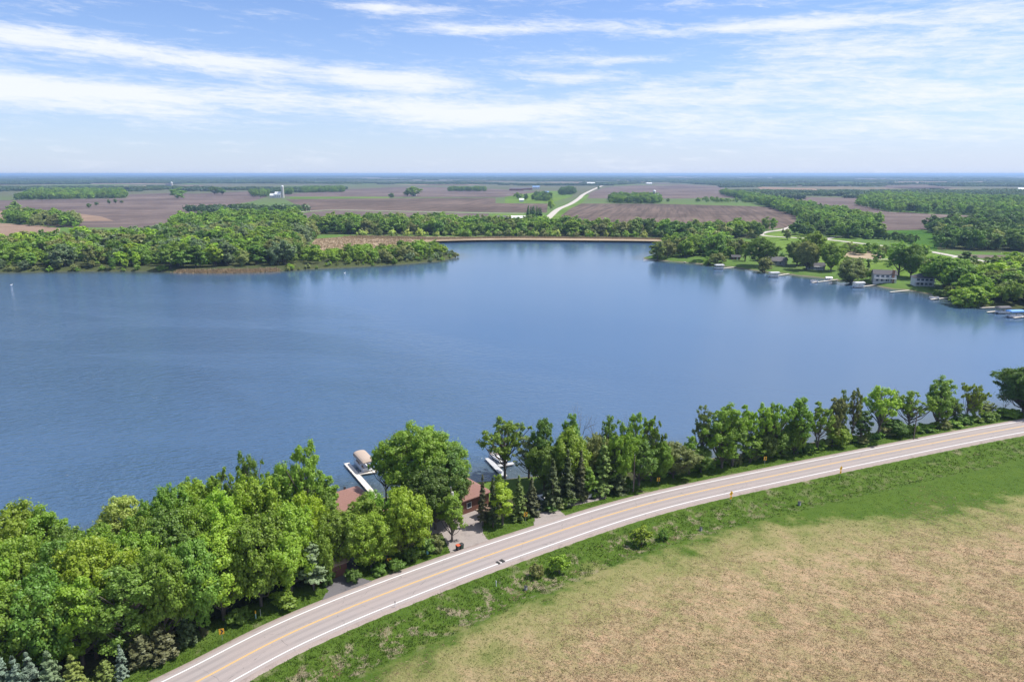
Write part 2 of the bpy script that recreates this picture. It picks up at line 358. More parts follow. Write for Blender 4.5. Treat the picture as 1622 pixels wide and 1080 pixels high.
# ------------------------------------------------------------------ mesh helpers
def tag(o, label=None, cat=None, group=None, kind=None):
    if label: o['label'] = label
    if cat: o['category'] = cat
    if group: o['group'] = group
    if kind: o['kind'] = kind
    return o
def link(name, me, mats=(), parent=None):
    o = bpy.data.objects.new(name, me); COL.objects.link(o)
    if parent is not None: o.parent = parent
    return o
def np_mesh(name, V, F, mats, smooth=False, mi=None):
    """V (n,3) floats, F (m,k) ints, one polygon size"""
    me = bpy.data.meshes.new(name); V = np.asarray(V, np.float32); F = np.asarray(F, np.int32); k = F.shape[1]
    me.vertices.add(len(V)); me.vertices.foreach_set('co', V.ravel())
    me.loops.add(F.size); me.loops.foreach_set('vertex_index', F.ravel())
    me.polygons.add(len(F)); me.polygons.foreach_set('loop_start', np.arange(len(F), dtype=np.int32) * k)
    for m in (mats if isinstance(mats, (list, tuple)) else [mats]): me.materials.append(m)
    if mi is not None: me.polygons.foreach_set('material_index', np.asarray(mi, np.int32))
    me.polygons.foreach_set('use_smooth', np.full(len(F), smooth))
    me.update(calc_edges=True); me.validate(); return me
class MB:
    def __init__(s): s.v = []; s.f = []; s.m = []
    def poly(s, pts, m=0):
        i = len(s.v); s.v += [tuple(p) for p in pts]; s.f.append(tuple(range(i, i + len(pts)))); s.m.append(m)
    def box(s, x0, x1, y0, y1, z0, z1, m=0, mat=None):
        P = [(x, y, z) for z in (z0, z1) for x, y in ((x0, y0), (x1, y0), (x1, y1), (x0, y1))]
        if mat is not None: P = [tuple(mat @ Vector(p)) for p in P]
        i = len(s.v); s.v += P
        for q in ((0, 3, 2, 1), (4, 5, 6, 7), (0, 1, 5, 4), (1, 2, 6, 5), (2, 3, 7, 6), (3, 0, 4, 7)):
            s.f.append(tuple(i + k for k in q)); s.m.append(m)
    def tube(s, a, b, r0, r1=None, n=8, m=0, cap=True):
        r1 = r0 if r1 is None else r1; a = Vector(a); b = Vector(b); d = (b - a).normalized()
        u = d.orthogonal().normalized(); w = d.cross(u); i = len(s.v)
        for c, r in ((a, r0), (b, r1)):
            for k in range(n):
                t = 2 * math.pi * k / n; s.v.append(tuple(c + r * (u * math.cos(t) + w * math.sin(t))))
        for k in range(n):
            s.f.append((i + k, i + (k + 1) % n, i + n + (k + 1) % n, i + n + k)); s.m.append(m)
        if cap: s.f.append(tuple(i + n + k for k in range(n))); s.m.append(m); s.f.append(tuple(i + n - 1 - k for k in range(n))); s.m.append(m)
    def prism(s, prof, y0, y1, m=0):
        """profile of (x,z) points extruded along y"""
        n = len(prof); i = len(s.v)
        s.v += [(x, y0, z) for x, z in prof] + [(x, y1, z) for x, z in prof]
        for k in range(n): s.f.append((i + k, i + (k + 1) % n, i + n + (k + 1) % n, i + n + k)); s.m.append(m)
        s.f.append(tuple(i + n - 1 - k for k in range(n))); s.m.append(m); s.f.append(tuple(i + n + k for k in range(n))); s.m.append(m)
    def mesh(s, name, mats):
        me = bpy.data.meshes.new(name); me.from_pydata(s.v, [], s.f)
        for m in (mats if isinstance(mats, (list, tuple)) else [mats]): me.materials.append(m)
        me.polygons.foreach_set('material_index', s.m); me.update(); return me
    def build(s, name, mats, parent=None): return link(name, s.mesh(name, mats), parent=parent)
def empty(name, loc, rz=0.0, label=None, cat=None, group=None):
    o = bpy.data.objects.new(name, None); COL.objects.link(o); o.location = loc; o.rotation_euler = (0, 0, rz)
    o.empty_display_size = 0.5
    return tag(o, label, cat, group)
def copy_tree(o, parent=None):
    c = o.copy(); COL.objects.link(c); c.parent = parent
    for ch in o.children: copy_tree(ch, c)
    return c
def sheet(name, px, z, mat, clip=None, world_pts=None, kind='structure'):
    P = world_pts if world_pts is not None else [G(a, b) for a, b in px]
    tri = tessellate_polygon([[Vector((x, y, 0)) for x, y in P]])
    me = bpy.data.meshes.new(name); me.from_pydata([(x, y, z) for x, y in P], [], [tuple(t) for t in tri]); me.materials.append(mat)
    # face up
    if me.polygons and sum(p.normal.z * p.area for p in me.polygons) < 0: me.flip_normals()
    me.update(); return tag(link(name, me), kind=kind)
def ribbon(name, line, offs, zs, mat, kind='structure', across=False, z=0.0, follow=False):
    """strip mesh along a line with lateral offsets (per point arrays allowed), + = left"""
    line = np.asarray(line); T = np.gradient(line, axis=0); T /= np.linalg.norm(T, axis=1)[:, None]; Nn = np.stack([-T[:, 1], T[:, 0]], 1)
    n, k = len(line), len(offs); V = np.zeros((n, k, 3)); A = np.zeros((n, k))
    for j, o in enumerate(offs):
        o = np.broadcast_to(o, (n,)); V[:, j, :2] = line + Nn * o[:, None]; V[:, j, 2] = np.broadcast_to(zs[j], (n,)) + z; A[:, j] = o
    F = [(i * k + j + 1, i * k + j, (i + 1) * k + j, (i + 1) * k + j + 1) for i in range(n - 1) for j in range(k - 1)]
    me = np_mesh(name, V.reshape(-1, 3), F, mat)
    if sum(p.normal.z for p in me.polygons[:20]) < 0: me.flip_normals()
    if across:
        at = me.attributes.new('across', 'FLOAT', 'POINT'); at.data.foreach_set('value', A.ravel().astype(np.float32))
    return tag(link(name, me), kind=kind) if kind else link(name, me)

# ------------------------------------------------------------------ ground and lake
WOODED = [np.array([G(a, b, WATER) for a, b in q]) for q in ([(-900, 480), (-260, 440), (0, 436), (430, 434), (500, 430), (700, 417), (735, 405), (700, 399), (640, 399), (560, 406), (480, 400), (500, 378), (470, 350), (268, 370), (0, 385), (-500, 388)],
    [(1540, 500), (1740, 525), (1740, 436), (1600, 430), (1500, 446), (1490, 470)], [(1486, 400), (1800, 412), (1800, 378), (1484, 378)], [(490, 374), (1206, 380), (1200, 366), (860, 360), (500, 354)])]
def build_ground():
    a_f = np.radians(np.arange(-46, 46.01, 0.25)); a_c = np.radians(np.arange(50, 314, 4.0))
    ang = np.concatenate([a_f, a_c])
    r = [1.0, 8, 20, 30, 38]
    while r[-1] < 900: r.append(r[-1] * 1.013)
    while r[-1] < 46000: r.append(r[-1] * 1.06)
    r = np.array(r); Rr, A = np.meshgrid(r, ang, indexing='ij')
    X = Rr * np.sin(A); Y = Rr * np.cos(A); Z, S, L = terrain_full(X, Y)
    na = len(ang); V = np.stack([X, Y, Z], -1).reshape(-1, 3)
    i, j = np.meshgrid(np.arange(len(r) - 1), np.arange(na), indexing='ij'); j2 = (j + 1) % na
    F = np.stack([i * na + j, (i + 1) * na + j, (i + 1) * na + j2, i * na + j2], -1).reshape(-1, 4)[:, ::-1]
    me = np_mesh('ground', V, F, M['ground'], True)
    Wd = np.zeros(X.shape)
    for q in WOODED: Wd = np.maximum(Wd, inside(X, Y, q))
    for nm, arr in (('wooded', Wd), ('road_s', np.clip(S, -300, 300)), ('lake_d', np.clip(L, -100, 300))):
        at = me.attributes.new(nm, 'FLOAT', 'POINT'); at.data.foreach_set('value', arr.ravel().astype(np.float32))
    tag(link('ground', me), kind='structure')
build_ground()
def build_water():
    xs = np.concatenate([np.arange(-1500, -200, 50), np.arange(-200, 260, 5), np.arange(260, 900, 30)]); ys = np.concatenate([np.arange(70, 260, 5), np.arange(260, 780, 15)])
    Y, X = np.meshgrid(ys, xs, indexing='ij'); V = np.stack([X, Y, np.full(X.shape, WATER)], -1).reshape(-1, 3)
    n = len(xs); F = [(i * n + j, i * n + j + 1, (i + 1) * n + j + 1, (i + 1) * n + j) for i in range(len(ys) - 1) for j in range(n - 1)]
    L = np.clip(lake_d(X, Y), -100, 100).reshape(-1)
    F = np.array(F); keep = (L[F] < 8).any(axis=1) | (L[F].min(axis=1) < 40)
    me = np_mesh('lake', V, F[keep], M['water'])
    at = me.attributes.new('lake_d', 'FLOAT', 'POINT'); at.data.foreach_set('value', L.astype(np.float32))
    tag(link('lake', me), kind='structure')
build_water()

# ------------------------------------------------------------------ county road in front
H = HALF
ribbon('road', RC, [-(H + 0.75), -(H + .2), -H, -H * .5, 0 * H, H * .5, H, H + .2, H + 0.75], [0, 0.005, .01, .035, .05, .035, .01, .005, 0], M['asphalt'], across=True)
ribbon('road_shoulder', RC, [H + 0.75, H + 1.2, H + 1.9], [-.004, -.04, -.26], M['shoulder'])
ribbon('road_shoulder', RC, [-(H + 2.0), -(H + 1.3), -(H + 0.75)], [-.33, -.06, -.004], M['shoulder'])
for sgn, nm in ((1, 'edge_line'), (-1, 'edge_line')):
    o1, o2 = sgn * H - .10, sgn * H + .10
    ribbon(nm, RC, [o1, o2], [.021, .021], M['white_line'])
ribbon('centre_line', RC, [-.15 + 0 * H, -.04 + 0 * H], [.058, .058], M['yellow_line'])
ribbon('centre_line', RC, [.04 + 0 * H, .15 + 0 * H], [.058, .058], M['yellow_line'])

# ------------------------------------------------------------------ fields, far roads, shores
def FS(name, px, lvl, mat): return sheet(name, px, 0.03 + 0.05 * lvl, M[mat])
FS('ploughed_field', [(-500, 316), (-100, 318), (30, 317), (200, 314), (205, 308), (270, 306), (310, 307), (400, 303), (425, 311), (400, 319), (340, 330), (280, 352), (230, 361), (95, 360), (20, 350), (-500, 356)], 0, 'soil')
FS('ploughed_field', [(-500, 334), (-50, 334), (60, 334.5), (110, 337), (160, 343), (180, 350), (60, 351), (20, 349), (-500, 350)], 1, 'soil_tan')
FS('ploughed_field', [(-500, 352), (0, 353.5), (60, 357), (96, 362), (90, 376), (0, 378), (-500, 384)], 1, 'soil_tan')
FS('ploughed_field', [(440, 309), (545, 300.5), (640, 296), (711, 297), (783, 299.5), (858, 304), (850, 309), (800, 312), (783, 312.5), (617, 312), (460, 311.5)], 0, 'soil')
FS('grass_strip', [(459, 312), (617, 312), (617, 314.3), (459, 315)], 1, 'lawn')
FS('ploughed_field', [(452, 315.6), (620, 314.3), (785, 313.5), (785, 322), (868, 323), (866, 337), (820, 337), (600, 334), (530, 332.5), (488, 335), (470, 325)], 0, 'soil_cross')
FS('ploughed_field', [(470, 340), (493, 335.6), (530, 333.2), (600, 334.8), (775, 338.6), (765, 353), (700, 356), (480, 358)], 0, 'soil')
FS('ploughed_field', [(889, 341.5), (914, 322.5), (1046, 323), (1220, 327.5), (1262, 342), (1258, 360), (1204, 364), (1000, 366), (890, 362)], 0, 'soil_cross')
FS('ploughed_field', [(922, 314), (940, 303), (962, 297), (1048, 290.5), (1136, 295), (1190, 313), (1046, 315), (960, 314.5)], 0, 'soil')
FS('ploughed_field', [(1250, 312), (1358, 313.5), (1360, 324), (1408, 335.4), (1473, 339), (1590, 343), (1600, 352), (1470, 364), (1398, 365), (1375, 352), (1325, 338), (1275, 324)], 0, 'soil')
FS('ploughed_field', [(1200, 296), (1291, 299), (1298, 303), (1245, 304.5), (1205, 301)], 0, 'soil_tan')
FS('crop_field', [(1398, 365), (1460, 365), (1485, 371), (1484, 397), (1450, 391), (1408, 373)], 1, 'crop')
FS('ploughed_field', [(1512, 403.2), (1600, 404.5), (1700, 410), (1700, 425), (1590, 417.5), (1560, 410)], 1, 'soil')
FS('ploughed_field', [(1566, 317), (1640, 319), (1700, 324), (1640, 326), (1570, 325)], 0, 'soil_tan')
FS('ploughed_field', [(1392, 294), (1480, 294.5), (1520, 298), (1460, 299.5), (1405, 298)], 0, 'soil')
for q in [(820, 290, 920, 2.6), (200, 286.5, 300, 1.0), (430, 285.5, 475, 1.6), (530, 288, 600, .8), (950, 281.5, 990, 1.2), (960, 284, 1100, 1.2), (1250, 284, 1300, 1.5), (1430, 291, 1500, 1.4), (1040, 286, 1130, 1.0), (30, 288, 80, 1), (680, 292.5, 740, 1.2), (1540, 301, 1640, 1.8)]:
    FS('distant_field', [(q[0], q[1]), (q[2], q[1] + .1), (q[2] + 9, q[1] + q[3]), (q[0] - 12, q[1] + q[3] * .9)], 0, 'soil_tan')
FS('farm_lawn', [(800, 322), (800, 312), (860, 303), (912, 302), (905, 312), (870, 322)], 1, 'lawn')
FS('roadside_lawn', [(1206, 374), (1230, 366), (1330, 378), (1400, 391), (1450, 397), (1515, 408), (1580, 420), (1560, 440), (1470, 445), (1300, 425), (1230, 395)], 1, 'lawn')
FS('roadside_lawn', [(765, 352), (785, 339), (840, 340), (860, 341), (845, 355)], 2, 'lawn')
# dry marsh by the bay, kept a metre inside the shore so that it does not hang over the water
FS('marsh', [(480, 400), (500, 378.5), (560, 374), (640, 374.5), (820, 376.5), (940, 377.5), (1062, 380), (1050, 382.4), (1000, 381.6), (900, 380.6), (820, 380), (760, 380.4), (700, 382), (655, 385), (618, 391), (560, 400), (500, 406)], 1, 'marsh')
FS('marsh', [(1150, 385), (1200, 383), (1215, 395), (1190, 404), (1150, 398)], 2, 'marsh')
FS('marsh', [(1330, 395), (1400, 400), (1395, 411), (1340, 408), (1320, 400)], 2, 'marsh')
def track(name, px, w, mat, lvl=3):
    L = smooth_line([G(a, b) for a, b in px], 12.0)
    if isinstance(w, tuple): w = np.interp(np.linspace(0, 1, len(L)), [0, 1], w)
    return ribbon(name, L, [-np.asarray(w) / 2 + np.zeros(len(L)), np.asarray(w) / 2 + np.zeros(len(L))], [0, 0], M[mat], z=.03 + .05 * lvl)
track('country_road', [(845, 372), (858, 356), (873, 341), (885.5, 331), (903.6, 323.2), (916.5, 315), (924, 308.5), (935, 302.7), (948, 296.8), (954, 294.5)], (11, 16), 'far_road')
track('roadside_grass', [(850, 372), (866, 356), (881, 341), (895, 331), (912, 323.2), (923, 315), (929, 308.5)], (17, 22), 'lawn', 2)
track('country_road', [(1262, 356), (1240, 364), (1215, 367.5), (1204, 372), (1225, 375), (1252, 376.5), (1312, 380.2), (1369, 386.5), (1452, 395.5), (1512, 406), (1588, 419.2), (1640, 428), (1720, 446)], 7.5, 'far_road')
track('driveway_track', [(1306, 379.7), (1318, 377), (1334, 374.5), (1350, 374)], 6, 'far_road', 4)
track('driveway_track', [(1372, 411), (1420, 411.3), (1476, 411.3), (1505, 408.5), (1520, 407)], 3.2, 'far_road', 4)
track('farm_track', [(470, 337), (488, 334.7), (530, 332.6), (600, 334), (700, 336), (775, 337.8), (830, 338.5)], 7, 'far_road', 3)
track('farm_track', [(300, 359), (340, 354), (375, 349.5), (400, 347.6), (415, 347.5)], 9, 'far_road', 3)
track('farm_track', [(459, 315.4), (620, 314.2), (785, 313.2), (860, 313)], 10, 'lawn', 3)
# gravel yards and drives by the near houses (draped)
DRIVES = []
def drape(name, px, mat, lift=0.03, step=1.0, zz=None):
    P = np.array([G(a, b, -0.4) for a, b in px]); DRIVES.append(P); x0, y0 = P.min(0); x1, y1 = P.max(0)
    xs = np.arange(x0, x1 + step, step); ys = np.arange(y0, y1 + step, step); Y, X = np.meshgrid(ys, xs, indexing='ij')
    Z, S, L = terrain_full(X, Y); n = len(xs)
    Z = np.maximum(Z + lift, np.where(np.abs(S) < 8.0, np.interp(np.abs(S), [3.6, 4.0, 5.2, 8], [-.02, -.006, -.13, -.40]), -9))
    cx = X[:-1, :-1] + step / 2; cy = Y[:-1, :-1] + step / 2; ins = inside(cx, cy, P)
    F = [(i * n + j, i * n + j + 1, (i + 1) * n + j + 1, (i + 1) * n + j) for i in range(len(ys) - 1) for j in range(n - 1) if ins[i, j]]
    me = np_mesh(name, np.stack([X, Y, Z], -1).reshape(-1, 3), F, M[mat]); tag(link(name, me), kind='structure')
drape('gravel_drive', [(714, 877), (774, 858), (766, 846), (764, 834), (768, 815), (776, 800), (772, 795), (700, 800), (660, 820), (640, 842), (655, 850), (700, 842)], 'gravel', step=.25)
drape('gravel_drive', [(844, 839), (898, 821), (884, 806), (960, 790), (960, 783), (900, 787), (860, 793), (850, 806)], 'gravel', step=.25)
drape('asphalt_drive', [(495, 979), (606, 930), (590, 922), (570, 915), (560, 870), (520, 868), (498, 905), (520, 935)], 'dark_asphalt', step=.25)

# ------------------------------------------------------------------ tree prototypes
def tubes_mesh(paths, sides=5):
    """paths: list of (points (n,3), radii (n,)) -> V, F quads"""
    V = []; F = []; base = 0
    for P, r in paths:
        P = np.asarray(P, float); n = len(P); T = np.gradient(P, axis=0); T /= np.linalg.norm(T, axis=1)[:, None] + 1e-9
        ref = np.array([0.3, 0.9, 0.1]); U = np.cross(T, ref); U /= np.linalg.norm(U, axis=1)[:, None] + 1e-9; W = np.cross(T, U)
        th = np.arange(sides) * 2 * np.pi / sides
        ring = P[:, None] + np.asarray(r)[:, None, None] * (U[:, None] * np.cos(th)[None, :, None] + W[:, None] * np.sin(th)[None, :, None])
        V.append(ring.reshape(-1, 3))
        for i in range(n - 1):
            for k in range(sides):
                k2 = (k + 1) % sides; F.append((base + i * sides + k, base + i * sides + k2, base + (i + 1) * sides + k2, base + (i + 1) * sides + k))
        base += n * sides
    return np.concatenate(V), np.array(F)
def cards(P, Nrm, size, rng, aspect=1.0, axis=None):
    n = len(P); Nrm = Nrm / (np.linalg.norm(Nrm, axis=1)[:, None] + 1e-9)
    a = rng.normal(size=(n, 3)) if axis is None else axis
    U = np.cross(Nrm, a); U /= np.linalg.norm(U, axis=1)[:, None] + 1e-9; W = np.cross(Nrm, U)
    s = size * 0.5
    U = U * (s / aspect)[:, None]; W = W * (s * aspect)[:, None]
    j = lambda: rng.uniform(0.6, 1.2, (n, 1))
    V = np.stack([P - U * j(), P + W * j() * -1, P + U * j(), P + W * j()], 1).reshape(-1, 3)
    F = np.arange(n * 4).reshape(-1, 4); return V, F
def broadleaf(name, seed, h=15, w=11, tz=.18, nl=46, leaves=18000, ls=.40, lump=.25, lr=.15, flat=1.0, fork=False, multi=1, open_=0.0, limbs=True, up=0.35, topw=0.0):
    rng = np.random.default_rng(seed); z0 = h * tz; cz = (h + z0) / 2; rz = (h - z0) / 2; rw = w / 2
    k1, k2 = rng.uniform(0, 6.28, 2); C = []; tries = 0
    while len(C) < nl and tries < 9000:
        tries += 1
        d = rng.normal(size=3); d /= np.linalg.norm(d); f = rng.uniform(0.25, 1.0) ** 0.45
        az = math.atan2(d[1], d[0]); g = 1 + lump * math.sin(2 * az + k1 + d[2]) + lump * .7 * math.sin(3 * az + k2 - 2 * d[2])
        wz = 1 + topw * d[2]
        p = np.array([d[0] * rw * f * g * wz * .86, d[1] * rw * f * g * wz * .86, cz + d[2] * rz * f * .88])
        if d[2] < -0.55 and rng.random() < .7: continue
        rr = w * lr * rng.uniform(.6, 1.3)
        if all(np.linalg.norm(p - q[0]) > (rr + q[1]) * .50 for q in C): C.append((p, rr))
    cen = np.array([c[0] for c in C]); rad = np.array([c[1] for c in C])
    wt = rad ** 2; idx = rng.choice(len(C), leaves, p=wt / wt.sum())
    d = rng.normal(size=(leaves, 3)); d[:, 2] = d[:, 2] * .9 + .25; d /= np.linalg.norm(d, axis=1)[:, None]
    ns = 7; sub = rng.normal(size=(len(C), ns, 3)); sub[:, :, 2] = sub[:, :, 2] * .8 + .15; sub /= np.linalg.norm(sub, axis=2)[:, :, None]
    sub *= rng.uniform(.45, 1.0, (len(C), ns, 1)); si = rng.integers(0, ns, leaves)
    sr = (rng.uniform(.32, .58, (len(C), ns)))[idx, si] * rad[idx]
    P = cen[idx] + sub[idx, si] * rad[idx][:, None] * .78 + d * (sr * rng.uniform(.40, 1.15, leaves) * np.where(rng.random(leaves) < .14, rng.uniform(1.1, 1.9, leaves), 1.0))[:, None] * np.array([1, 1, .8 * flat])
    out = (P - np.array([0, 0, cz * .8])) / np.array([rw, rw, rz]); out /= np.linalg.norm(out, axis=1)[:, None] + 1e-9
    Nr = d * .9 + out * .35 + rng.normal(size=(leaves, 3)) * .42 + np.array([0, 0, up])
    V, F = cards(P, Nr, ls * rng.uniform(.6, 1.4, leaves), rng, 1.15)
    crown = np_mesh(name + '_crown', V, F, M['leaf'])
    # wood
    paths = []; tr = h * .021
    stems = []
    for m in range(multi):
        lean = rng.normal(size=2) * w * (.04 if multi == 1 else .16)
        n = 7; t = np.linspace(0, 1, n); Pt = np.stack([lean[0] * t ** 1.3 + rng.normal(size=n) * .08 * t * 2, lean[1] * t ** 1.3 + rng.normal(size=n) * .08 * t * 2, t * h * .80 - .5], 1)
        Pt[0, :2] = 0 if multi == 1 else rng.normal(size=2) * .25
        paths.append((Pt, tr / math.sqrt(multi) * (1.15 - t) + .02)); stems.append(Pt)
    if limbs:
        for c, rr_ in C:
            S = stems[rng.integers(len(stems))]
            zs = max(h * .10, c[2] - rng.uniform(.15, .40) * h * .6 - np.linalg.norm(c[:2]) * .5)
            a = np.array([np.interp(zs, S[:, 2], S[:, k]) for k in range(3)]); mid = a * .5 + c * .5 + np.array([0, 0, -.03 * h]) + rng.normal(size=3) * .25
            L = np.linalg.norm(c - a); b0 = min(tr * .55, .018 * L + .03)
            paths.append((np.stack([a, mid, c, c + (c - mid) * .35]), np.array([b0, b0 * .7, b0 * .35, .012])))
    V, F = tubes_mesh(paths); trunk = np_mesh(name + '_trunk', V, F, M['bark'], True)
    return dict(h=h, w=w, crown=crown, trunk=trunk)
def conifer(name, seed, h=12, w=5, leaves=9000, ls=.38, droop=.25, tz=.05, power=.9, ragged=.25):
    rng = np.random.default_rng(seed); nb = 120
    bz = tz + (1 - tz) * rng.uniform(0, 1, nb) ** 1.15; baz = rng.uniform(0, 2 * np.pi, nb); bl = (w / 2) * (1 - bz) ** power * rng.uniform(1 - ragged, 1 + ragged * .6, nb) + .12
    i = rng.choice(nb, leaves, p=(bl + .2) / (bl + .2).sum()); t = rng.uniform(0.05, 1, leaves) ** .75
    r = t * bl[i]; side = rng.normal(size=leaves) * .16 * (bl[i] * .6 + .3) * (1.15 - t)
    ca, sa = np.cos(baz[i]), np.sin(baz[i])
    z = bz[i] * h - droop * r * 1.2 + .12 * r * t + rng.normal(size=leaves) * .10
    P = np.stack([ca * r - sa * side, sa * r + ca * side, z], 1)
    Nr = np.stack([ca * .55, sa * .55, np.ones(leaves) * .9], 1) + rng.normal(size=(leaves, 3)) * .35
    V, F = cards(P, Nr, ls * rng.uniform(.5, 1.3, leaves), rng, 1.5, axis=np.stack([-sa, ca, 0 * sa], 1) + rng.normal(size=(leaves, 3)) * .3)
    crown = np_mesh(name + '_crown', V, F, M['needle'])
    paths = [(np.array([[0, 0, -.5], [0, 0, h * .5], [0, 0, h * .97]]), np.array([h * .018, h * .010, .02]))]
    for k in range(0, nb, 2):
        a = np.array([0, 0, bz[k] * h]); e = np.array([math.cos(baz[k]) * bl[k] * .9, math.sin(baz[k]) * bl[k] * .9, bz[k] * h - droop * bl[k]])
        paths.append((np.stack([a, (a + e) / 2, e]), np.array([.035, .025, .01])))
    V, F = tubes_mesh(paths, 4); trunk = np_mesh(name + '_trunk', V, F, M['bark'], True)
    return dict(h=h, w=w, crown=crown, trunk=trunk)
def bare(name, seed, h=12, w=6):
    rng = np.random.default_rng(seed); paths = []
    def grow(a, d, L, r, lev):
        n = 4; P = [a]; dd = d
        for _ in range(n - 1): dd = dd + rng.normal(size=3) * .13 + np.array([0, 0, .06]); dd /= np.linalg.norm(dd); P.append(P[-1] + dd * L / (n - 1))
        paths.append((np.array(P), np.linspace(r, r * .45, n)))
        if lev == 0: return
        for _ in range(3 if lev < 3 else 5):
            k = rng.integers(1, n); nd = dd + rng.normal(size=3) * .55; nd[2] = abs(nd[2]) * .8 + .25; nd /= np.linalg.norm(nd); grow(P[k], nd, L * rng.uniform(.45, .7), r * .5, lev - 1)
    grow(np.array([0, 0, -.4]), np.array([0, 0, 1.]), h * .62, h * .016, 3)
    V, F = tubes_mesh(paths, 4); return dict(h=h, w=w, crown=None, trunk=np_mesh(name + '_trunk', V, F, M['bark_pale'], True))
PR = {
 'round_a': broadleaf('round_a', 1, 14, 11, .12, 75, 30000, .36), 'round_b': broadleaf('round_b', 2, 15, 12, .14, 80, 32000, .36, lump=.40, lr=.14),
 'round_c': broadleaf('round_c', 3, 13, 11, .10, 70, 28000, .36, lump=.2, lr=.16), 'tall_a': broadleaf('tall_a', 4, 17, 10, .12, 75, 22000, .36, lump=.4, lr=.14),
 'tall_b': broadleaf('tall_b', 5, 18, 10, .16, 62, 17000, .36, lump=.42, lr=.13), 'big': broadleaf('big', 6, 22, 19, .1, 150, 60000, .38, lump=.22, lr=.105),
 'open_a': broadleaf('open_a', 7, 16, 11, .30, 62, 14000, .34, lump=.45, lr=.10, topw=.3), 'open_b': broadleaf('open_b', 8, 16, 9, .28, 48, 10000, .34, lump=.4, lr=.105, multi=2, topw=.35),
 'sparse': broadleaf('sparse', 9, 15, 7, .15, 70, 6500, .30, lump=.4, lr=.11), 'narrow': broadleaf('narrow', 10, 15, 5.5, .12, 34, 10000, .36, lump=.3, lr=.2),
 'willow': broadleaf('willow', 11, 10, 9, .05, 50, 17000, .30, lump=.15, lr=.15, up=.1), 'vase': broadleaf('vase', 12, 14, 12, .30, 60, 12000, .36, lump=.35, lr=.09, multi=3, topw=.45),
 'bush_a': broadleaf('bush_a', 13, 3, 4, -.1, 16, 3000, .30, lump=.3, lr=.2, multi=3, limbs=False), 'bush_b': broadleaf('bush_b', 14, 4, 3.6, -.05, 16, 3000, .30, lump=.3, lr=.2, multi=3, limbs=False),
 'spruce_a': conifer('spruce_a', 21), 'spruce_b': conifer('spruce_b', 22, 13, 4.6, 9000, .36, .3, .12, 1.0, .35), 'spruce_c': conifer('spruce_c', 23, 12, 6, 11000, .4, .12, .05, .75, .3),
 'pine': conifer('pine', 24, 13, 7, 9000, .42, -.05, .22, .55, .45), 'juniper': conifer('juniper', 25, 4, 3.4, 4200, .28, -.2, 0.02, .6, .3),
 'bare': bare('bare', 31, 13, 6),
}
# light prototypes for far trees
for k in range(6):
    PR['far_%d' % k] = broadleaf('far_%d' % k, 40 + k, 14, (10, 9, 11, 8.5, 10.5, 7)[k], .06, 26, 2600, .85, lump=.3, lr=.19, up=.25)
PR['far_spruce'] = conifer('far_spruce', 50, 14, 5.5, 1500, .8)
for k in range(2): PR['far_bush_%d' % k] = broadleaf('far_bush_%d' % k, 60 + k, 4, 5, -.1, 12, 700, .7, lump=.3, lr=.22, limbs=False)
# clumps for the woods kilometres away: several crowns in one
def clump(name, seed, n, w, d, h):
    rng = np.random.default_rng(seed); P = []; Nn = []
    for _ in range(n):
        c = np.array([rng.uniform(-w / 2, w / 2), rng.uniform(-d / 2, d / 2), h * rng.uniform(.40, .55)]); s = np.array([rng.uniform(4, 7), rng.uniform(4, 7), h * rng.uniform(.40, .52)])
        q = rng.normal(size=(60, 3)); q /= np.linalg.norm(q, axis=1)[:, None]; P.append(c + q * s * rng.uniform(.75, 1.05, (60, 1))); Nn.append(q + rng.normal(size=(60, 3)) * .3)
    P = np.concatenate(P); Nn = np.concatenate(Nn); V, F = cards(P, Nn, rng.uniform(2.5, 5.5, len(P)), rng, 1.1)
    return np_mesh(name, V, F, M['leaf'])
CL = [clump('clump_%d' % k, 80 + k, 22, 90, 40, 14) for k in range(3)]

C_ = dict(bright=(.125, .215, .026), fresh=(.095, .175, .026), mid=(.075, .145, .028), deep=(.050, .105, .022), yellow=(.112, .188, .020), lime=(.15, .245, .022),
          grey=(.105, .14, .065), pale=(.175, .24, .085), spruce=(.046, .064, .020), brown=(.064, .068, .028), blue=(.105, .145, .105), olive=(.072, .112, .034), dark=(.035, .075, .024), silver=(.10, .135, .065))
C_ = {k: ((v[0] * 2.2, v[1] * 1.84, v[2] * 1.25) if k not in ('spruce', 'brown', 'blue', 'silver') else tuple(t * 1.6 for t in v)) for k, v in C_.items()}
def place_tree(proto, x, y, z, ht, wd, col, name, label, group, cat='tree', rz=None, lean=None):
    p = PR[proto]; o = empty(name, (x, y, z), random.uniform(0, 6.28) if rz is None else rz, label, cat, group)
    sx = wd / p['w']; sz = ht / p['h']; o.scale = (sx * random.uniform(.94, 1.06), sx * random.uniform(.94, 1.06), sz)
    if lean: o.rotation_euler = (lean[0], lean[1], o.rotation_euler.z)
    if p['crown'] is not None:
        c = link('crown', p['crown'], parent=o); k = C_[col]; j = random.uniform(.84, 1.12) * (1.12 if proto.startswith('far_') else 1.06); c.color = (k[0] * j * random.uniform(.94, 1.06), k[1] * j, k[2] * j, 1)
    if not proto.startswith('far_bush'): link('trunk', p['trunk'], parent=o)
    return o
def wpx(px, loc): return px / FPX * math.sqrt(loc[0] ** 2 + loc[1] ** 2 + (EYE - loc[2]) ** 2) * math.cos(math.atan((px - 811) / FPX) * 0)
MISS = []
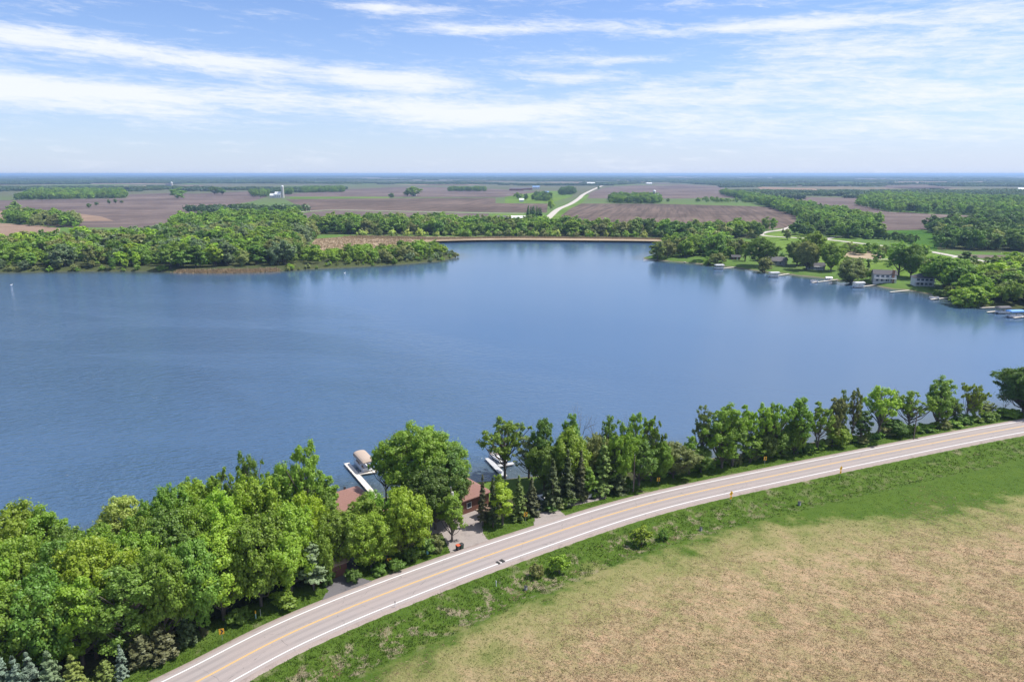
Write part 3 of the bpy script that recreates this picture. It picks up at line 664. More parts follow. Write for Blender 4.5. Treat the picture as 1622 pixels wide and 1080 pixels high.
def T(px, top, ht, w, proto, col, label, group=None, name='broadleaf_tree', cat='tree', smin=10.5):
    """tree whose top shows at (px, top); ht metres; w crown width in photo px"""
    for _t in range(16):
        z = -1.0
        for _ in range(4):
            x, y = G(px, top, z + ht); z = terrain(x, y)
        if road_s(np.array([x]), np.array([y]))[0] > smin: break
        ht *= .94
    loc = (x, y, z); S = road_s(np.array([x]), np.array([y]))[0]; L = lake_d(np.array([x]), np.array([y]))[0]
    if S < 7.5 or L < .3: MISS.append((px, top, round(float(S), 1), round(float(L), 1)))
    return place_tree(proto, x, y, z, ht, wpx(w, loc), col, name, label, group, cat)
def B(px, top, base, w, proto, col, label, group=None, name='broadleaf_tree', cat='tree', lean=None):
    """tree by its base and top rows"""
    for _ in range(14):
        p = Gt(px, base); S = road_s(np.array([p.x]), np.array([p.y]))[0]
        if name in ('bush', 'juniper', 'ditch_bush') or S > 9.0 or S < 0 or base < top + 12: break
        base -= 1
    ht = zat(px, top, p.y) - p.z
    L = lake_d(np.array([p.x]), np.array([p.y]))[0]
    if L < -.5: MISS.append(('B', px, base, round(float(L), 1)))
    return place_tree(proto, p.x, p.y, p.z, max(ht, .5), wpx(w, p), col, name, label, group, cat, lean=lean)

ORD = ('first', 'second', 'third', 'fourth', 'fifth', 'sixth', 'seventh', 'eighth', 'ninth', 'tenth', 'eleventh', 'twelfth', 'thirteenth', 'fourteenth')
def TR(rows, label, where, group, smin=10.5):
    rows = sorted(rows, key=lambda a: a[0])
    for i, a in enumerate(rows): T(*a, '%s, %s from the left %s' % (label, ORD[i], where), group, smin=smin)
# --- wood at lower left, row by row from the water to the road
g1 = 'trees on the lake edge of the lower left wood'; l1 = 'leafy green broadleaf tree on the lake edge of the lower left wood'
TR([(-75, 800, 17, 85, 'round_b', 'fresh'), (8, 793, 17, 78, 'round_a', 'bright'), (52, 806, 15, 62, 'tall_a', 'fresh'), (95, 833, 13, 60, 'round_c', 'mid'), (140, 832, 13, 60, 'round_a', 'fresh'),
          (225, 806, 12, 56, 'round_c', 'fresh'), (258, 768, 15, 62, 'round_b', 'fresh'), (312, 752, 15, 60, 'round_a', 'bright')], 'leafy green tree', 'on the lake edge of the lower left wood', g1)
T(190, 784, 11, 62, 'willow', 'pale', 'pale yellowish willow rising over the lower left wood against the lake', name='willow_tree')
T(352, 738, 17, 42, 'open_b', 'fresh', 'tree with one flat topped limb leaning out over the water')
T(388, 716, 19, 44, 'open_a', 'mid', 'tall loose crowned tree left of the highest point of the lower left wood')
T(480, 699, 21, 62, 'open_a', 'fresh', 'tall open crowned tree at the top of the wood, left of the beige boat canopy')
T(512, 752, 12, 34, 'narrow', 'fresh', 'slim green tree at the water left of the canopied boat lift dock')
g2 = 'trees in the second row of the lower left wood'; l2 = 'rounded green tree in the second row of the lower left wood'
TR([(-50, 862, 17, 90, 'round_a', 'fresh'), (30, 850, 16, 72, 'round_b', 'fresh'), (85, 856, 16, 72, 'round_c', 'mid'), (205, 838, 15, 68, 'round_a', 'fresh'), (262, 808, 15, 70, 'tall_a', 'mid'),
          (300, 796, 15, 62, 'round_c', 'fresh'), (345, 775, 16, 70, 'round_b', 'bright'), (400, 750, 17, 72, 'round_a', 'bright'), (445, 734, 17, 72, 'round_b', 'fresh'), (500, 770, 13, 46, 'round_c', 'mid')], 'rounded green tree', 'in the second row of the lower left wood', g2)
T(140, 853, 17, 88, 'round_b', 'yellow', 'broad yellow green tree in the middle of the lower left wood')
T(482, 778, 15, 62, 'round_c', 'lime', 'bright lime green tree beside the brown roof on the wood edge')
g3 = 'trees in the middle of the lower left wood'; l3 = 'dense bright green tree deep in the middle of the lower left wood'
TR([(-20, 925, 16, 95, 'round_b', 'fresh'), (45, 905, 16, 80, 'round_a', 'mid'), (110, 915, 14, 70, 'tall_a', 'bright'), (190, 895, 16, 80, 'tall_b', 'mid'), (245, 868, 16, 80, 'round_b', 'fresh'),
          (300, 850, 17, 80, 'round_c', 'mid'), (340, 835, 17, 80, 'tall_a', 'bright'), (400, 808, 17, 84, 'round_a', 'fresh'), (450, 800, 16, 80, 'round_b', 'bright')], 'dense bright green tree', 'in the middle of the lower left wood', g3)
g4 = 'trees on the road edge of the lower left wood'; l4 = 'full green tree on the road edge of the lower left wood'
TR([(-60, 985, 9, 80, 'tall_a', 'mid'), (15, 975, 8, 66, 'round_a', 'fresh'), (70, 985, 7, 58, 'round_c', 'bright'), (60, 945, 11, 66, 'round_b', 'deep'), (140, 955, 9, 64, 'tall_b', 'mid'), (215, 938, 10, 70, 'round_a', 'bright'), (180, 985, 6, 50, 'round_c', 'deep'),
    (262, 925, 10, 56, 'tall_a', 'bright'), (300, 905, 11, 62, 'round_c', 'mid'), (348, 890, 11, 62, 'tall_b', 'fresh'), (395, 872, 12, 70, 'round_b', 'fresh'), (430, 866, 12, 60, 'round_a', 'mid'), (455, 858, 12, 56, 'tall_a', 'fresh')], 'full green tree', 'on the road edge of the lower left wood', g4, 15.0)
T(505, 838, 12, 44, 'round_c', 'fresh', 'green tree directly behind the grey green pine by the dark drive')
B(497, 858, 938, 52, 'pine', 'silver', 'grey green pine with a bare lower trunk by the dark asphalt drive', name='pine_tree')
B(195, 1021, 1070, 22, 'spruce_a', 'blue', 'small blue spruce on the verge at lower left', name='spruce_tree')
for a, l in [((8, 1026, 1130, 46, 'spruce_a', 'blue'), 'leftmost of the four pale spruces in the bottom left corner'), ((36, 1040, 1135, 40, 'spruce_c', 'blue'), 'second pale spruce from the left in the bottom left corner'),
             ((56, 1034, 1120, 38, 'spruce_a', 'blue'), 'third pale spruce from the left in the bottom left corner'), ((88, 1032, 1120, 44, 'spruce_c', 'silver'), 'rightmost of the four pale spruces in the bottom left corner'),
             ((122, 1038, 1110, 40, 'spruce_c', 'olive'), 'green spruce right of the pale spruces in the bottom left corner')]:
    B(*a, l, name='spruce_tree')
for a, l in [((168, 1046, 1078, 28, 'juniper', 'olive'), 'low dark juniper left of the small blue spruce'), ((225, 1006, 1052, 40, 'juniper', 'brown'), 'brownish juniper right of the small blue spruce'),
             ((258, 994, 1042, 46, 'juniper', 'brown'), 'wide dark brown green juniper in the middle of the verge junipers'), ((299, 976, 1020, 32, 'juniper', 'spruce'), 'pointed dark juniper at the right end of the verge junipers'),
             ((323, 994, 1006, 12, 'juniper', 'brown'), 'tiny brown juniper alone on the bright verge')]:
    B(*a, l, name='juniper', cat='shrub')
# --- trees between the two driveways
B(536, 805, 905, 62, 'round_a', 'fresh', 'tree with a clear single trunk in front of the parked car and garage')
B(588, 812, 905, 62, 'round_c', 'bright', 'full bright tree at the verge left of the yellow chevron sign and parked car')
B(575, 784, 880, 54, 'tall_a', 'fresh', 'taller green tree just in front of the left brown roofed house')
B(598, 776, 868, 44, 'tall_a', 'fresh', 'tall green tree screening the gap between the two brown roofs')
B(612, 822, 897, 46, 'narrow', 'bright', 'narrow tree behind the chevron sign by the left driveway')
B(645, 770, 880, 70, 'round_a', 'yellow', 'yellow green tree between the two brown roofed houses')
B(672, 672, 806, 126, 'big', 'fresh', 'huge spreading green tree on the lakeshore between the docks')
B(612, 700, 795, 40, 'open_a', 'fresh', 'light open tree leaning towards the canopied boat lift')
B(712, 706, 815, 66, 'tall_a', 'deep', 'tall dark tree behind the right house, joined to the huge tree')
B(690, 740, 838, 70, 'round_b', 'deep', 'shaded green tree at the left end of the gravel yard')
B(716, 778, 862, 42, 'tall_b', 'fresh', 'tree growing round the pole with the transformer by the gravel drive')
B(640, 838, 884, 36, 'sparse', 'grey', 'thin pale tree on the verge left of the small blue box')
for a, l in [((668, 848, 880, 34, 'bush_b', 'mid'), 'tall roadside bush left of the gravel drive mouth'), ((690, 850, 872, 26, 'bush_a', 'grey'), 'grey green roadside bush nearest the trash carts'), ((652, 868, 888, 22, 'bush_a', 'mid'), 'low bush on the verge beside the small blue box'),
             ((520, 905, 925, 20, 'bush_a', 'deep'), 'dark bush at the foot of the garage wall'), ((448, 935, 962, 36, 'bush_b', 'fresh'), 'bright bush at the shaded end of the lower left wood'), ((380, 965, 985, 30, 'bush_a', 'mid'), 'low bush in the shade behind the yellow marker post'), ((560, 900, 920, 24, 'bush_a', 'deep'), 'bush under the trees between garage and chevron sign'),
             ((628, 884, 900, 28, 'bush_a', 'mid'), 'low bush right of the chevron sign by the left driveway'), ((600, 895, 908, 24, 'bush_a', 'mid'), 'low bush left of the chevron sign by the left driveway')]:
    B(*a, l, name='bush', cat='shrub')
# --- middle clump: open cottonwood, spruces by the drive, dense trees
B(800, 663, 757, 64, 'open_a', 'fresh', 'open crowned tree standing in front of the right dock')
B(838, 690, 757, 44, 'sparse', 'grey', 'thin leaved grey green tree right of the right dock')
for a, l in [((765, 752, 833, 22, 'spruce_b', 'brown'), 'slim brownish spruce leftmost of the stand beside the gravel yard'), ((781, 757, 838, 26, 'spruce_b', 'spruce'), 'slim dark spruce in front of the stand beside the gravel yard'),
             ((822, 754, 826, 34, 'spruce_c', 'olive'), 'grey green conifer in the middle of the stand beside the gravel yard'), ((842, 757, 822, 32, 'spruce_a', 'brown'), 'brownish spruce rightmost of the stand beside the gravel yard'),
             ((875, 727, 806, 38, 'spruce_a', 'spruce'), 'dark spruce left of the row behind the second drive'), ((898, 712, 802, 34, 'spruce_b', 'spruce'), 'tall dark spruce in the middle of the row behind the second drive'),
             ((919, 714, 796, 30, 'spruce_b', 'brown'), 'thin brownish spruce right of the row behind the second drive'), ((954, 692, 792, 38, 'spruce_c', 'olive'), 'grey green conifer left of the tallest roadside spruce'),
             ((974, 690, 790, 44, 'spruce_a', 'spruce'), 'tallest dark spruce left of the wooden pole')]:
    B(*a, l, name='spruce_tree')
B(796, 764, 834, 32, 'narrow', 'lime', 'bright lime young tree in the spruce stand beside the gravel yard')
B(788, 752, 815, 26, 'narrow', 'fresh', 'young green tree behind the slim spruces')
g5 = 'dense trees between the docks and the wooden pole'
for a, l in [((858, 660, 762, 40, 'tall_b', 'deep'), 'dark tall tree behind the grey green tree right of the dock'), ((862, 700, 775, 48, 'round_a', 'mid'), 'low rounded tree behind the darkest spruce on the left'),
             ((904, 655, 760, 32, 'narrow', 'mid'), 'slim tree top standing above the dense middle clump'), ((903, 678, 775, 66, 'round_b', 'fresh'), 'broad domed tree in the centre of the dense middle clump'),
             ((944, 684, 770, 46, 'round_c', 'grey'), 'grey green rounded tree right of the broad domed tree'), ((963, 652, 762, 34, 'sparse', 'mid'), 'loose feathery tree left of the twin tall trees above the wooden pole'),
             ((983, 680, 775, 42, 'round_a', 'bright'), 'bright green tree behind the tallest roadside spruce'), ((1004, 652, 765, 44, 'open_a', 'fresh'), 'tall light tree above the wooden pole'),
             ((1031, 657, 762, 30, 'open_b', 'mid'), 'leaning tree with a tufted top right of the wooden pole'), ((1012, 690, 778, 46, 'tall_a', 'mid'), 'leafy tree directly behind the wooden pole'),
             ((1043, 696, 765, 34, 'round_c', 'fresh'), 'small rounded tree right of the wooden pole'), ((1066, 700, 762, 54, 'round_b', 'grey'), 'low wide grey green tree behind the chevron sign'),
             ((880, 700, 765, 40, 'tall_a', 'mid'), 'green tree hidden behind the two dark spruces'), ((930, 740, 792, 26, 'narrow', 'fresh'), 'small bright tree in front of the dark spruce row'),
             ((1091, 691, 752, 24, 'narrow', 'fresh'), 'narrow bright tree at the gap in the shore trees'), ((1110, 706, 752, 34, 'round_a', 'mid'), 'low tree just right of the gap in the shore trees')]:
    B(*a, l)
for a, l in [((913, 645, 750, 30, 'bare', 'mid'), 'leafless grey tree top behind the dense middle clump'), ((937, 663, 752, 26, 'bare', 'mid'), 'low leafless tree right of the slim tree top'), ((982, 654, 752, 24, 'bare', 'mid'), 'leafless tree between the feathery and the tall light tree'),
             ((1587, 622, 664, 16, 'bare', 'mid'), 'dead snag at the water near the right edge')]:
    B(*a, l, name='bare_tree')
# --- the row along the shore on the right
for a, l in [((1111, 637, 742, 30, 'sparse', 'olive'), 'tall thin leaved tree at the left end of the right shore row'), ((1143, 640, 744, 58, 'tall_a', 'fresh'), 'densest tall tree at the left of the right shore row'), ((1160, 664, 742, 34, 'narrow', 'mid'), 'narrow tree pressed against the densest tall tree'),
             ((1178, 640, 728, 36, 'open_b', 'bright'), 'light green tree second along the right shore row'), ((1204, 641, 726, 40, 'open_a', 'bright'), 'flat topped light tree left of the forked tree'), ((1222, 638, 724, 44, 'vase', 'fresh'), 'forked tree with dark spreading limbs in the right shore row'),
             ((1188, 688, 738, 28, 'narrow', 'fresh'), 'short tree under the flat topped trees in the right shore row'), ((1210, 682, 734, 32, 'round_c', 'olive'), 'short olive tree left of the chevron sign'), ((1236, 678, 730, 34, 'round_a', 'mid'), 'short dark tree right of the chevron sign'),
             ((1262, 627, 722, 40, 'tall_b', 'fresh'), 'tall tree in the centre of the right shore row'), ((1257, 665, 722, 32, 'round_c', 'fresh'), 'lower tree left in front of the tall central one'), ((1294, 636, 716, 42, 'open_b', 'fresh'), 'loose wide tree right of the tall central one'),
             ((1318, 627, 712, 30, 'tall_b', 'grey'), 'upright grey green tree left of the two thin tops'), ((1328, 613, 710, 18, 'sparse', 'olive'), 'very thin tall top left of the tufted bare trunk tree'), ((1347, 612, 708, 26, 'open_b', 'olive'), 'tufted tree with a long bare trunk in the right shore row'),
             ((1324, 672, 714, 36, 'round_a', 'bright'), 'short bright tree below the thin tops'), ((1362, 650, 704, 24, 'narrow', 'deep'), 'short dark pointed tree left of the two broad topped trees'), ((1391, 612, 696, 50, 'open_a', 'bright'), 'broad topped tree left of the wooden pole by the shore'),
             ((1437, 618, 694, 42, 'open_a', 'fresh'), 'broad topped tree behind the wooden pole by the shore'), ((1415, 664, 698, 34, 'round_c', 'deep'), 'low dark tree between the two broad topped trees'), ((1483, 597, 682, 38, 'tall_a', 'mid'), 'tallest leafy tree near the right end of the shore row'),
             ((1498, 625, 680, 22, 'sparse', 'mid'), 'thin tree right of the tallest leafy one'), ((1510, 632, 678, 18, 'narrow', 'deep'), 'small dark tree beneath the leaning limbs'), ((1541, 627, 674, 16, 'narrow', 'bright'), 'small pointed bright tree near the right end of the row'),
             ((1556, 634, 670, 24, 'sparse', 'grey'), 'hazy pale tree near the right end of the row'), ((1620, 582, 664, 66, 'round_b', 'deep'), 'large dark tree cut by the right edge of the picture')]:
    B(*a, l)
B(1527, 606, 680, 28, 'vase', 'yellow', 'leaning tree with a long bare curved trunk near the right edge', lean=(0, -.22, 0)[:2])
B(1572, 637, 668, 18, 'open_b', 'olive', 'bent little tree beside the dead snag', lean=(0, -.35))
# verge bushes between the shore row and the road
gb = 'bushes along the verge of the right shore row'; lb = 'low green bush on the verge below the right shore row'
for i, px in enumerate(list(range(1078, 1612, 13))):
    wt = np.interp(px, [p[0] for p in YEL], [p[1] for p in YEL]); off = np.interp(px, [1078, 1250, 1450, 1610], [37, 31, 24, 19])
    base = wt - off + random.uniform(-2, 1.5)
    B(px + random.uniform(-4, 4), base - random.uniform(8, 17), base, random.uniform(14, 24), random.choice(['bush_a', 'bush_b']), (kc := random.choice(['mid', 'fresh', 'grey', 'deep', 'fresh'])), dict(mid='mid green', fresh='fresh green', grey='greyish', deep='deep green')[kc] + ' low bush on the verge ' + ('below the left part of the right shore row' if px < 1260 else 'below the centre of the right shore row' if px < 1430 else 'below the far right of the shore row'), gb, name='bush', cat='shrub')
gb2 = 'bushes along the verge in the middle'; lb2 = 'low bush at the foot of the trees between the second drive and the shore row'
for i, px in enumerate([872, 888, 902, 921, 938, 952, 990, 1020, 1036, 1052, 1068]):
    wt = np.interp(px, [p[0] for p in YEL], [p[1] for p in YEL]); off = 37 if px < 980 else 38
    B(px, wt - off - random.uniform(9, 18), wt - off + random.uniform(-2, 1), random.uniform(16, 28), random.choice(['bush_a', 'bush_b']), random.choice(['mid', 'deep', 'grey']), lb2, gb2, name='bush', cat='shrub')
for a, l in [((1016, 832, 863, 30, 'bush_b', 'bright'), 'tallest bright bush in the ditch beside the field'), ((886, 877, 908, 26, 'bush_b', 'bright'), 'bright bush in the ditch left of the tallest one'), ((850, 893, 914, 18, 'bush_a', 'grey'), 'small ragged bush at the left end of the ditch bushes'),
             ((1052, 838, 854, 16, 'bush_a', 'mid'), 'small bush in the ditch right of the tallest one')]:
    B(*a, l, name='ditch_bush', cat='shrub')
print('MISPLACED', MISS)

# ------------------------------------------------------------------ far woods
CAND = []      # (apparent size, record)
def wood(poly, spacing, ht, cols, label, group, protos=('far_0', 'far_1', 'far_2', 'far_3', 'far_4', 'far_5'), zfun=None, wf=.86, shrub=False):
    P = np.array([G(a, b, -1.6 if b > 372 else 0.0) for a, b in poly]); x0, y0 = P.min(0); x1, y1 = P.max(0)
    xs = np.arange(x0, x1, spacing); ys = np.arange(y0, y1, spacing)
    if len(xs) == 0: xs = np.array([x0])
    if len(ys) == 0: ys = np.array([y0])
    X, Y = np.meshgrid(xs, ys); X = (X + RNG.uniform(-.5, .5, X.shape) * spacing).ravel(); Y = (Y + RNG.uniform(-.5, .5, Y.shape) * spacing).ravel()
    k = inside(X, Y, P); X, Y = X[k], Y[k]
    if len(X) == 0: return
    L = lake_d(X, Y) if Y.min() < 900 else np.full(X.shape, 99.); k = L > -.3; X, Y, L = X[k], Y[k], L[k]
    for x, y, l in zip(X, Y, L):
        h = ht * random.uniform(.55, 1.3); z = min(0, WATER + l * .36)
        if l < 7: h *= .62
        CAND.append((h / math.hypot(x, y), dict(x=x, y=y, z=z, h=h, w=h * wf * random.uniform(.8, 1.25), proto=random.choice(protos), col=(random.choice(cols) if random.random() < .45 else cols[int((math.sin(x / 38 + 2) * math.cos(y / 45) + 1) * .4999 * len(cols)) % len(cols)]), part=('left', 'middle', 'right')[int(min(2.99, 3 * (x / y - (P[:, 0] / P[:, 1]).min()) / np.ptp(P[:, 0] / P[:, 1])))], deep='front' if y < P[:, 1].min() + .38 * np.ptp(P[:, 1]) else 'back', base=label, group=group, shrub=shrub)))
wood([(-260, 431), (0, 430), (130, 428.5), (290, 428), (430, 425), (480, 422), (480, 398), (500, 380), (470, 372), (330, 372), (270, 381), (100, 394), (0, 398), (-260, 402)], 10.5, 15, ['fresh', 'mid', 'silver', 'grey', 'deep', 'bright', 'mid', 'silver'],
     'leafy green tree packed in the wood on the left peninsula', 'trees of the left peninsula wood')
wood([(480, 422), (560, 419), (640, 415), (690, 411), (712, 406), (690, 402), (640, 401), (560, 408), (480, 408)], 8.2, 9.5, ['fresh', 'grey', 'fresh', 'bright', 'mid'], 'low bright tree on the narrow point of the left peninsula', 'trees of the peninsula point')
wood([(268, 374), (300, 357), (360, 352), (410, 350), (470, 350), (490, 362), (480, 374), (400, 376), (330, 376)], 10, 17, ['mid', 'fresh', 'deep', 'mid'], 'tall green tree in the wood behind the left peninsula', 'trees behind the left peninsula')
wood([(480, 374), (490, 360), (560, 357), (700, 357), (730, 366), (760, 362), (860, 364), (960, 368), (1050, 370), (1200, 371), (1206, 381), (1090, 379), (1060, 378), (870, 375.5), (700, 375), (560, 373.5)], 10, 15, ['mid', 'grey', 'deep', 'fresh', 'mid', 'olive'],
     'green tree in the belt along the back of the bay', 'trees of the belt behind the bay')
wood([(560, 374), (700, 375.2), (870, 376), (1050, 378.8), (1040, 380), (860, 378), (700, 377), (560, 376)], 9, 6, ['grey', 'pale', 'fresh', 'olive'], 'willow bush before the belt behind the bay', 'willow bushes at the back of the bay', ('far_bush_0', 'far_bush_1'), wf=1.2, shrub=True)
wood([(-260, 434), (0, 432), (130, 430), (270, 431), (270, 428), (0, 428), (-260, 430)], 6.5, 5, ['fresh', 'grey', 'mid', 'silver'], 'low bush on the shore of the left peninsula', 'shore bushes of the left peninsula', ('far_bush_0', 'far_bush_1'), wf=1.3, shrub=True)
wood([(440, 430.5), (560, 423), (640, 418.5), (700, 414), (726, 405), (715, 403), (690, 411), (560, 420), (440, 427)], 6.0, 5, ['fresh', 'grey', 'mid', 'silver', 'olive'], 'low bush on the shore of the peninsula point', 'shore bushes of the peninsula point', ('far_bush_0', 'far_bush_1'), wf=1.3, shrub=True)
wood([(1200, 420), (1240, 414), (1300, 418), (1340, 425), (1380, 425), (1400, 432), (1440, 430), (1480, 440), (1480, 425), (1400, 415), (1300, 408), (1200, 402)], 19, 7.5, ['fresh', 'grey', 'mid', 'olive', 'deep'], 'yard tree between the lake houses and the lane', 'yard trees behind the lake houses')
wood([(1030, 407), (1060, 398), (1085, 386), (1130, 382), (1160, 390), (1150, 405), (1190, 412), (1150, 414), (1110, 411), (1060, 409)], 9, 13, ['fresh', 'grey', 'mid', 'deep', 'fresh', 'olive'], 'leafy tree on the tip of the right peninsula', 'trees of the right peninsula tip')
wood([(1150, 306), (1210, 317), (1290, 334), (1390, 354), (1388, 366), (1330, 372), (1285, 360), (1262, 346), (1235, 335), (1195, 322), (1140, 308)], 12, 15, ['fresh', 'mid', 'deep', 'mid'], 'tree in the long diagonal belt between two ploughed fields', 'trees of the diagonal belt')
wood([(1255, 368), (1330, 370), (1400, 374), (1390, 382), (1340, 380), (1260, 377)], 12, 14, ['deep', 'dark', 'mid', 'fresh'], 'dark yard tree round the house above the right road', 'yard trees above the right road', ('far_0', 'far_3', 'far_spruce', 'far_1', 'far_5'))
wood([(1356, 326), (1408, 336), (1585, 343.5), (1750, 346), (1750, 325), (1560, 318), (1400, 311), (1368, 313)], 14, 15, ['mid', 'fresh', 'mid', 'deep'], 'tree of the large wood beyond the right ploughed field', 'trees of the large right wood')
wood([(1460, 368), (1490, 373), (1622, 376), (1800, 380), (1800, 352), (1622, 346), (1598, 352), (1470, 363)], 12.5, 15, ['dark', 'deep', 'dark', 'mid'], 'dark tree in the belt behind the green crop field', 'dark belt trees')
wood([(1486, 397), (1622, 402), (1850, 410), (1850, 381), (1622, 379), (1484, 381)], 10.5, 15, ['dark', 'deep', 'dark', 'grey'], 'dark tree in the wood right of the green crop field', 'trees of the dark right wood')
wood([(1488, 466), (1515, 477), (1548, 482.5), (1620, 488), (1740, 505), (1740, 440), (1600, 434), (1550, 442), (1500, 452)], 8.5, 12, ['mid', 'fresh', 'olive', 'deep', 'bright'], 'green tree in the shore wood at the right edge', 'trees of the right edge shore wood')
wood([(1380, 380), (1450, 391), (1450, 385), (1390, 376)], 8, 7, ['dark', 'deep'], 'dark hedge tree beside the road below the green crop field', 'hedge trees by the right road')
wood([(1335, 397), (1380, 400), (1420, 405), (1420, 409), (1370, 408), (1330, 404)], 8, 7, ['grey', 'fresh', 'mid', 'pale'], 'small grey green tree in the scrub between lane and road', 'scrub trees by the lane', wf=.9)
wood([(25, 317), (200, 314.5), (195, 305), (60, 304.5)], 15, 16, ['mid', 'deep', 'fresh'], 'tree of the copse in the far left field', 'trees of the far left copse')
wood([(12, 353), (60, 359), (120, 362), (125, 356), (60, 347), (20, 344)], 12, 15, ['mid', 'deep', 'fresh', 'grey'], 'tree in the short belt between the left fields', 'trees of the short left belt')
wood([(-10, 352.5), (15, 353), (15, 351), (-60, 350)], 12, 5, ['fresh'], 'hedge bush between the left fields', 'hedge bushes between the left fields', ('far_bush_0', 'far_bush_1'), shrub=True)
wood([(965, 322), (1046, 323), (1044, 314.5), (970, 313.5)], 13, 15, ['mid', 'deep', 'fresh'], 'tree of the oblong copse in the middle of the fields', 'trees of the middle copse')
wood([(842, 318), (872, 320), (872, 311), (848, 310)], 15, 14, ['deep', 'dark', 'mid'], 'dark farmyard tree left of the country road', 'farmyard trees left of the country road', ('far_0', 'far_2', 'far_spruce'))
wood([(885, 310), (912, 308), (910, 302), (890, 302)], 18, 16, ['dark', 'deep'], 'dark tree above the bend of the country road', 'dark trees above the country road', ('far_0', 'far_spruce'))
wood([(832, 345), (858, 346), (858, 340), (836, 339)], 11, 14, ['dark', 'deep'], 'dark conifer beside the white roofed shed', 'dark conifers by the white shed', ('far_spruce',), wf=.5)
wood([(1102, 320.5), (1225, 322.5), (1225, 319), (1104, 317)], 22, 9, ['mid', 'fresh'], 'small hedgerow tree at the top of the middle field', 'hedgerow trees of the middle field', wf=.9)
wood([(710, 303.5), (770, 303.5), (770, 301), (712, 301)], 18, 15, ['deep', 'mid'], 'tree in the shelter belt above the centre field', 'shelter belt trees above the centre field')
wood([(400, 312), (425, 313), (425, 306), (396, 306)], 16, 15, ['deep', 'mid'], 'tree beside the farm with the tall silo', 'trees beside the silo farm')
wood([(450, 309), (462, 309), (462, 305), (448, 305)], 16, 15, ['deep', 'mid'], 'tree right of the tall silo', 'trees right of the tall silo')
wood([(475, 306), (545, 305), (545, 299), (480, 300)], 16, 14, ['deep', 'mid'], 'tree in the copse right of the silo farm', 'trees of the copse by the silo farm')
ADJ = dict(bright='bright green', fresh='fresh green', mid='mid green', deep='deep green', yellow='yellowish', lime='lime green', grey='greyish green', pale='pale', olive='olive green', dark='blackish green', silver='silvery green')
def full_label(d):
    b = d['base']; w = b.split(' '); k = next((i for i, t in enumerate(w) if t in ('tree', 'bush', 'conifer', 'willow')), 0)
    head = [t for t in w[:k] if t not in ('green', 'dark', 'pale', 'leafy', 'grey', 'bright')]
    size = 'tall ' if d['h'] > 15.5 else ('low ' if d['h'] < 9 and 'low' not in head else '')
    shore = ' at the waterline' if lake_d(np.array([d['x']]), np.array([d['y']]))[0] < 8 else ''
    out = (size + ADJ[d['col']] + ' ' + ' '.join(head + w[k:]) + shore).replace('  ', ' ')
    if len(out.split()) <= 13: out += ', ' + (d['part'] + ' part' if shore else d['deep'] + ' ' + d['part'])
    return out
CAND.sort(key=lambda t: -t[0])
# scattered single far trees
SING = [(655, 311, 26, 12, 'far_0', 'mid', 'rounded trees round the little white house in the centre field'), (645, 311, 14, 9, 'far_3', 'deep', 'dark tree left of the little white house'), (620, 313.5, 8, 6, 'far_2', 'deep', 'lone small tree on the green strip'),
        (282, 314, 22, 11, 'far_2', 'mid', 'lone rounded tree clump in the left field'), (340, 308, 16, 9, 'far_4', 'deep', 'left of two small trees at the top of the left field'), (352, 308.5, 12, 7, 'far_1', 'deep', 'right of two small trees at the top of the left field'),
        (25, 333, 18, 8, 'far_bush_0', 'mid', 'dark bush clump alone in the left field'), (141, 329.5, 6, 5, 'far_0', 'deep', 'leftmost little tree of the field hedge'), (153, 326, 5, 4, 'far_1', 'deep', 'second little tree of the field hedge'), (173, 323.5, 5, 5, 'far_3', 'deep', 'third little tree of the field hedge'), (183, 322.5, 5, 5, 'far_1', 'deep', 'fourth little tree of the field hedge'), (193, 322, 4, 3, 'far_0', 'deep', 'last little tree of the field hedge'),
        (1212, 364, 15, 15, 'far_2', 'mid', 'left of two round trees at the bend of the right road'), (1224, 365, 13, 15, 'far_0', 'fresh', 'right of two round trees at the bend of the right road'), (1240, 369, 5, 6, 'far_spruce', 'dark', 'tiny conifer on the lawn by the right road'),
        (1247, 380, 12, 13, 'far_3', 'grey', 'tree standing over the right road near its bend'), (1058, 320.5, 5, 5, 'far_0', 'deep', 'tiny lone tree on the green strip right of the copse'), (948, 300, 4, 4, 'far_0', 'deep', 'tiny tree by the end of the country road'),
        (872, 331, 12, 12, 'far_2', 'bright', 'bright tree left of the country road'), (820, 315.5, 12, 8, 'far_4', 'mid', 'tree left of the farmyard lawn'), (833, 318, 8, 9, 'far_1', 'deep', 'dark tree beside the small white shed')]
for px, base, w, hpx, pr, col, lab in SING:
    x, y = G(px, base); sl = math.hypot(x, y); place_tree(pr, x, y, 0, hpx * 1.25 / FPX * sl, w / FPX * sl, col, 'field_tree', lab, None, cat='tree' if 'bush' not in pr else 'shrub')
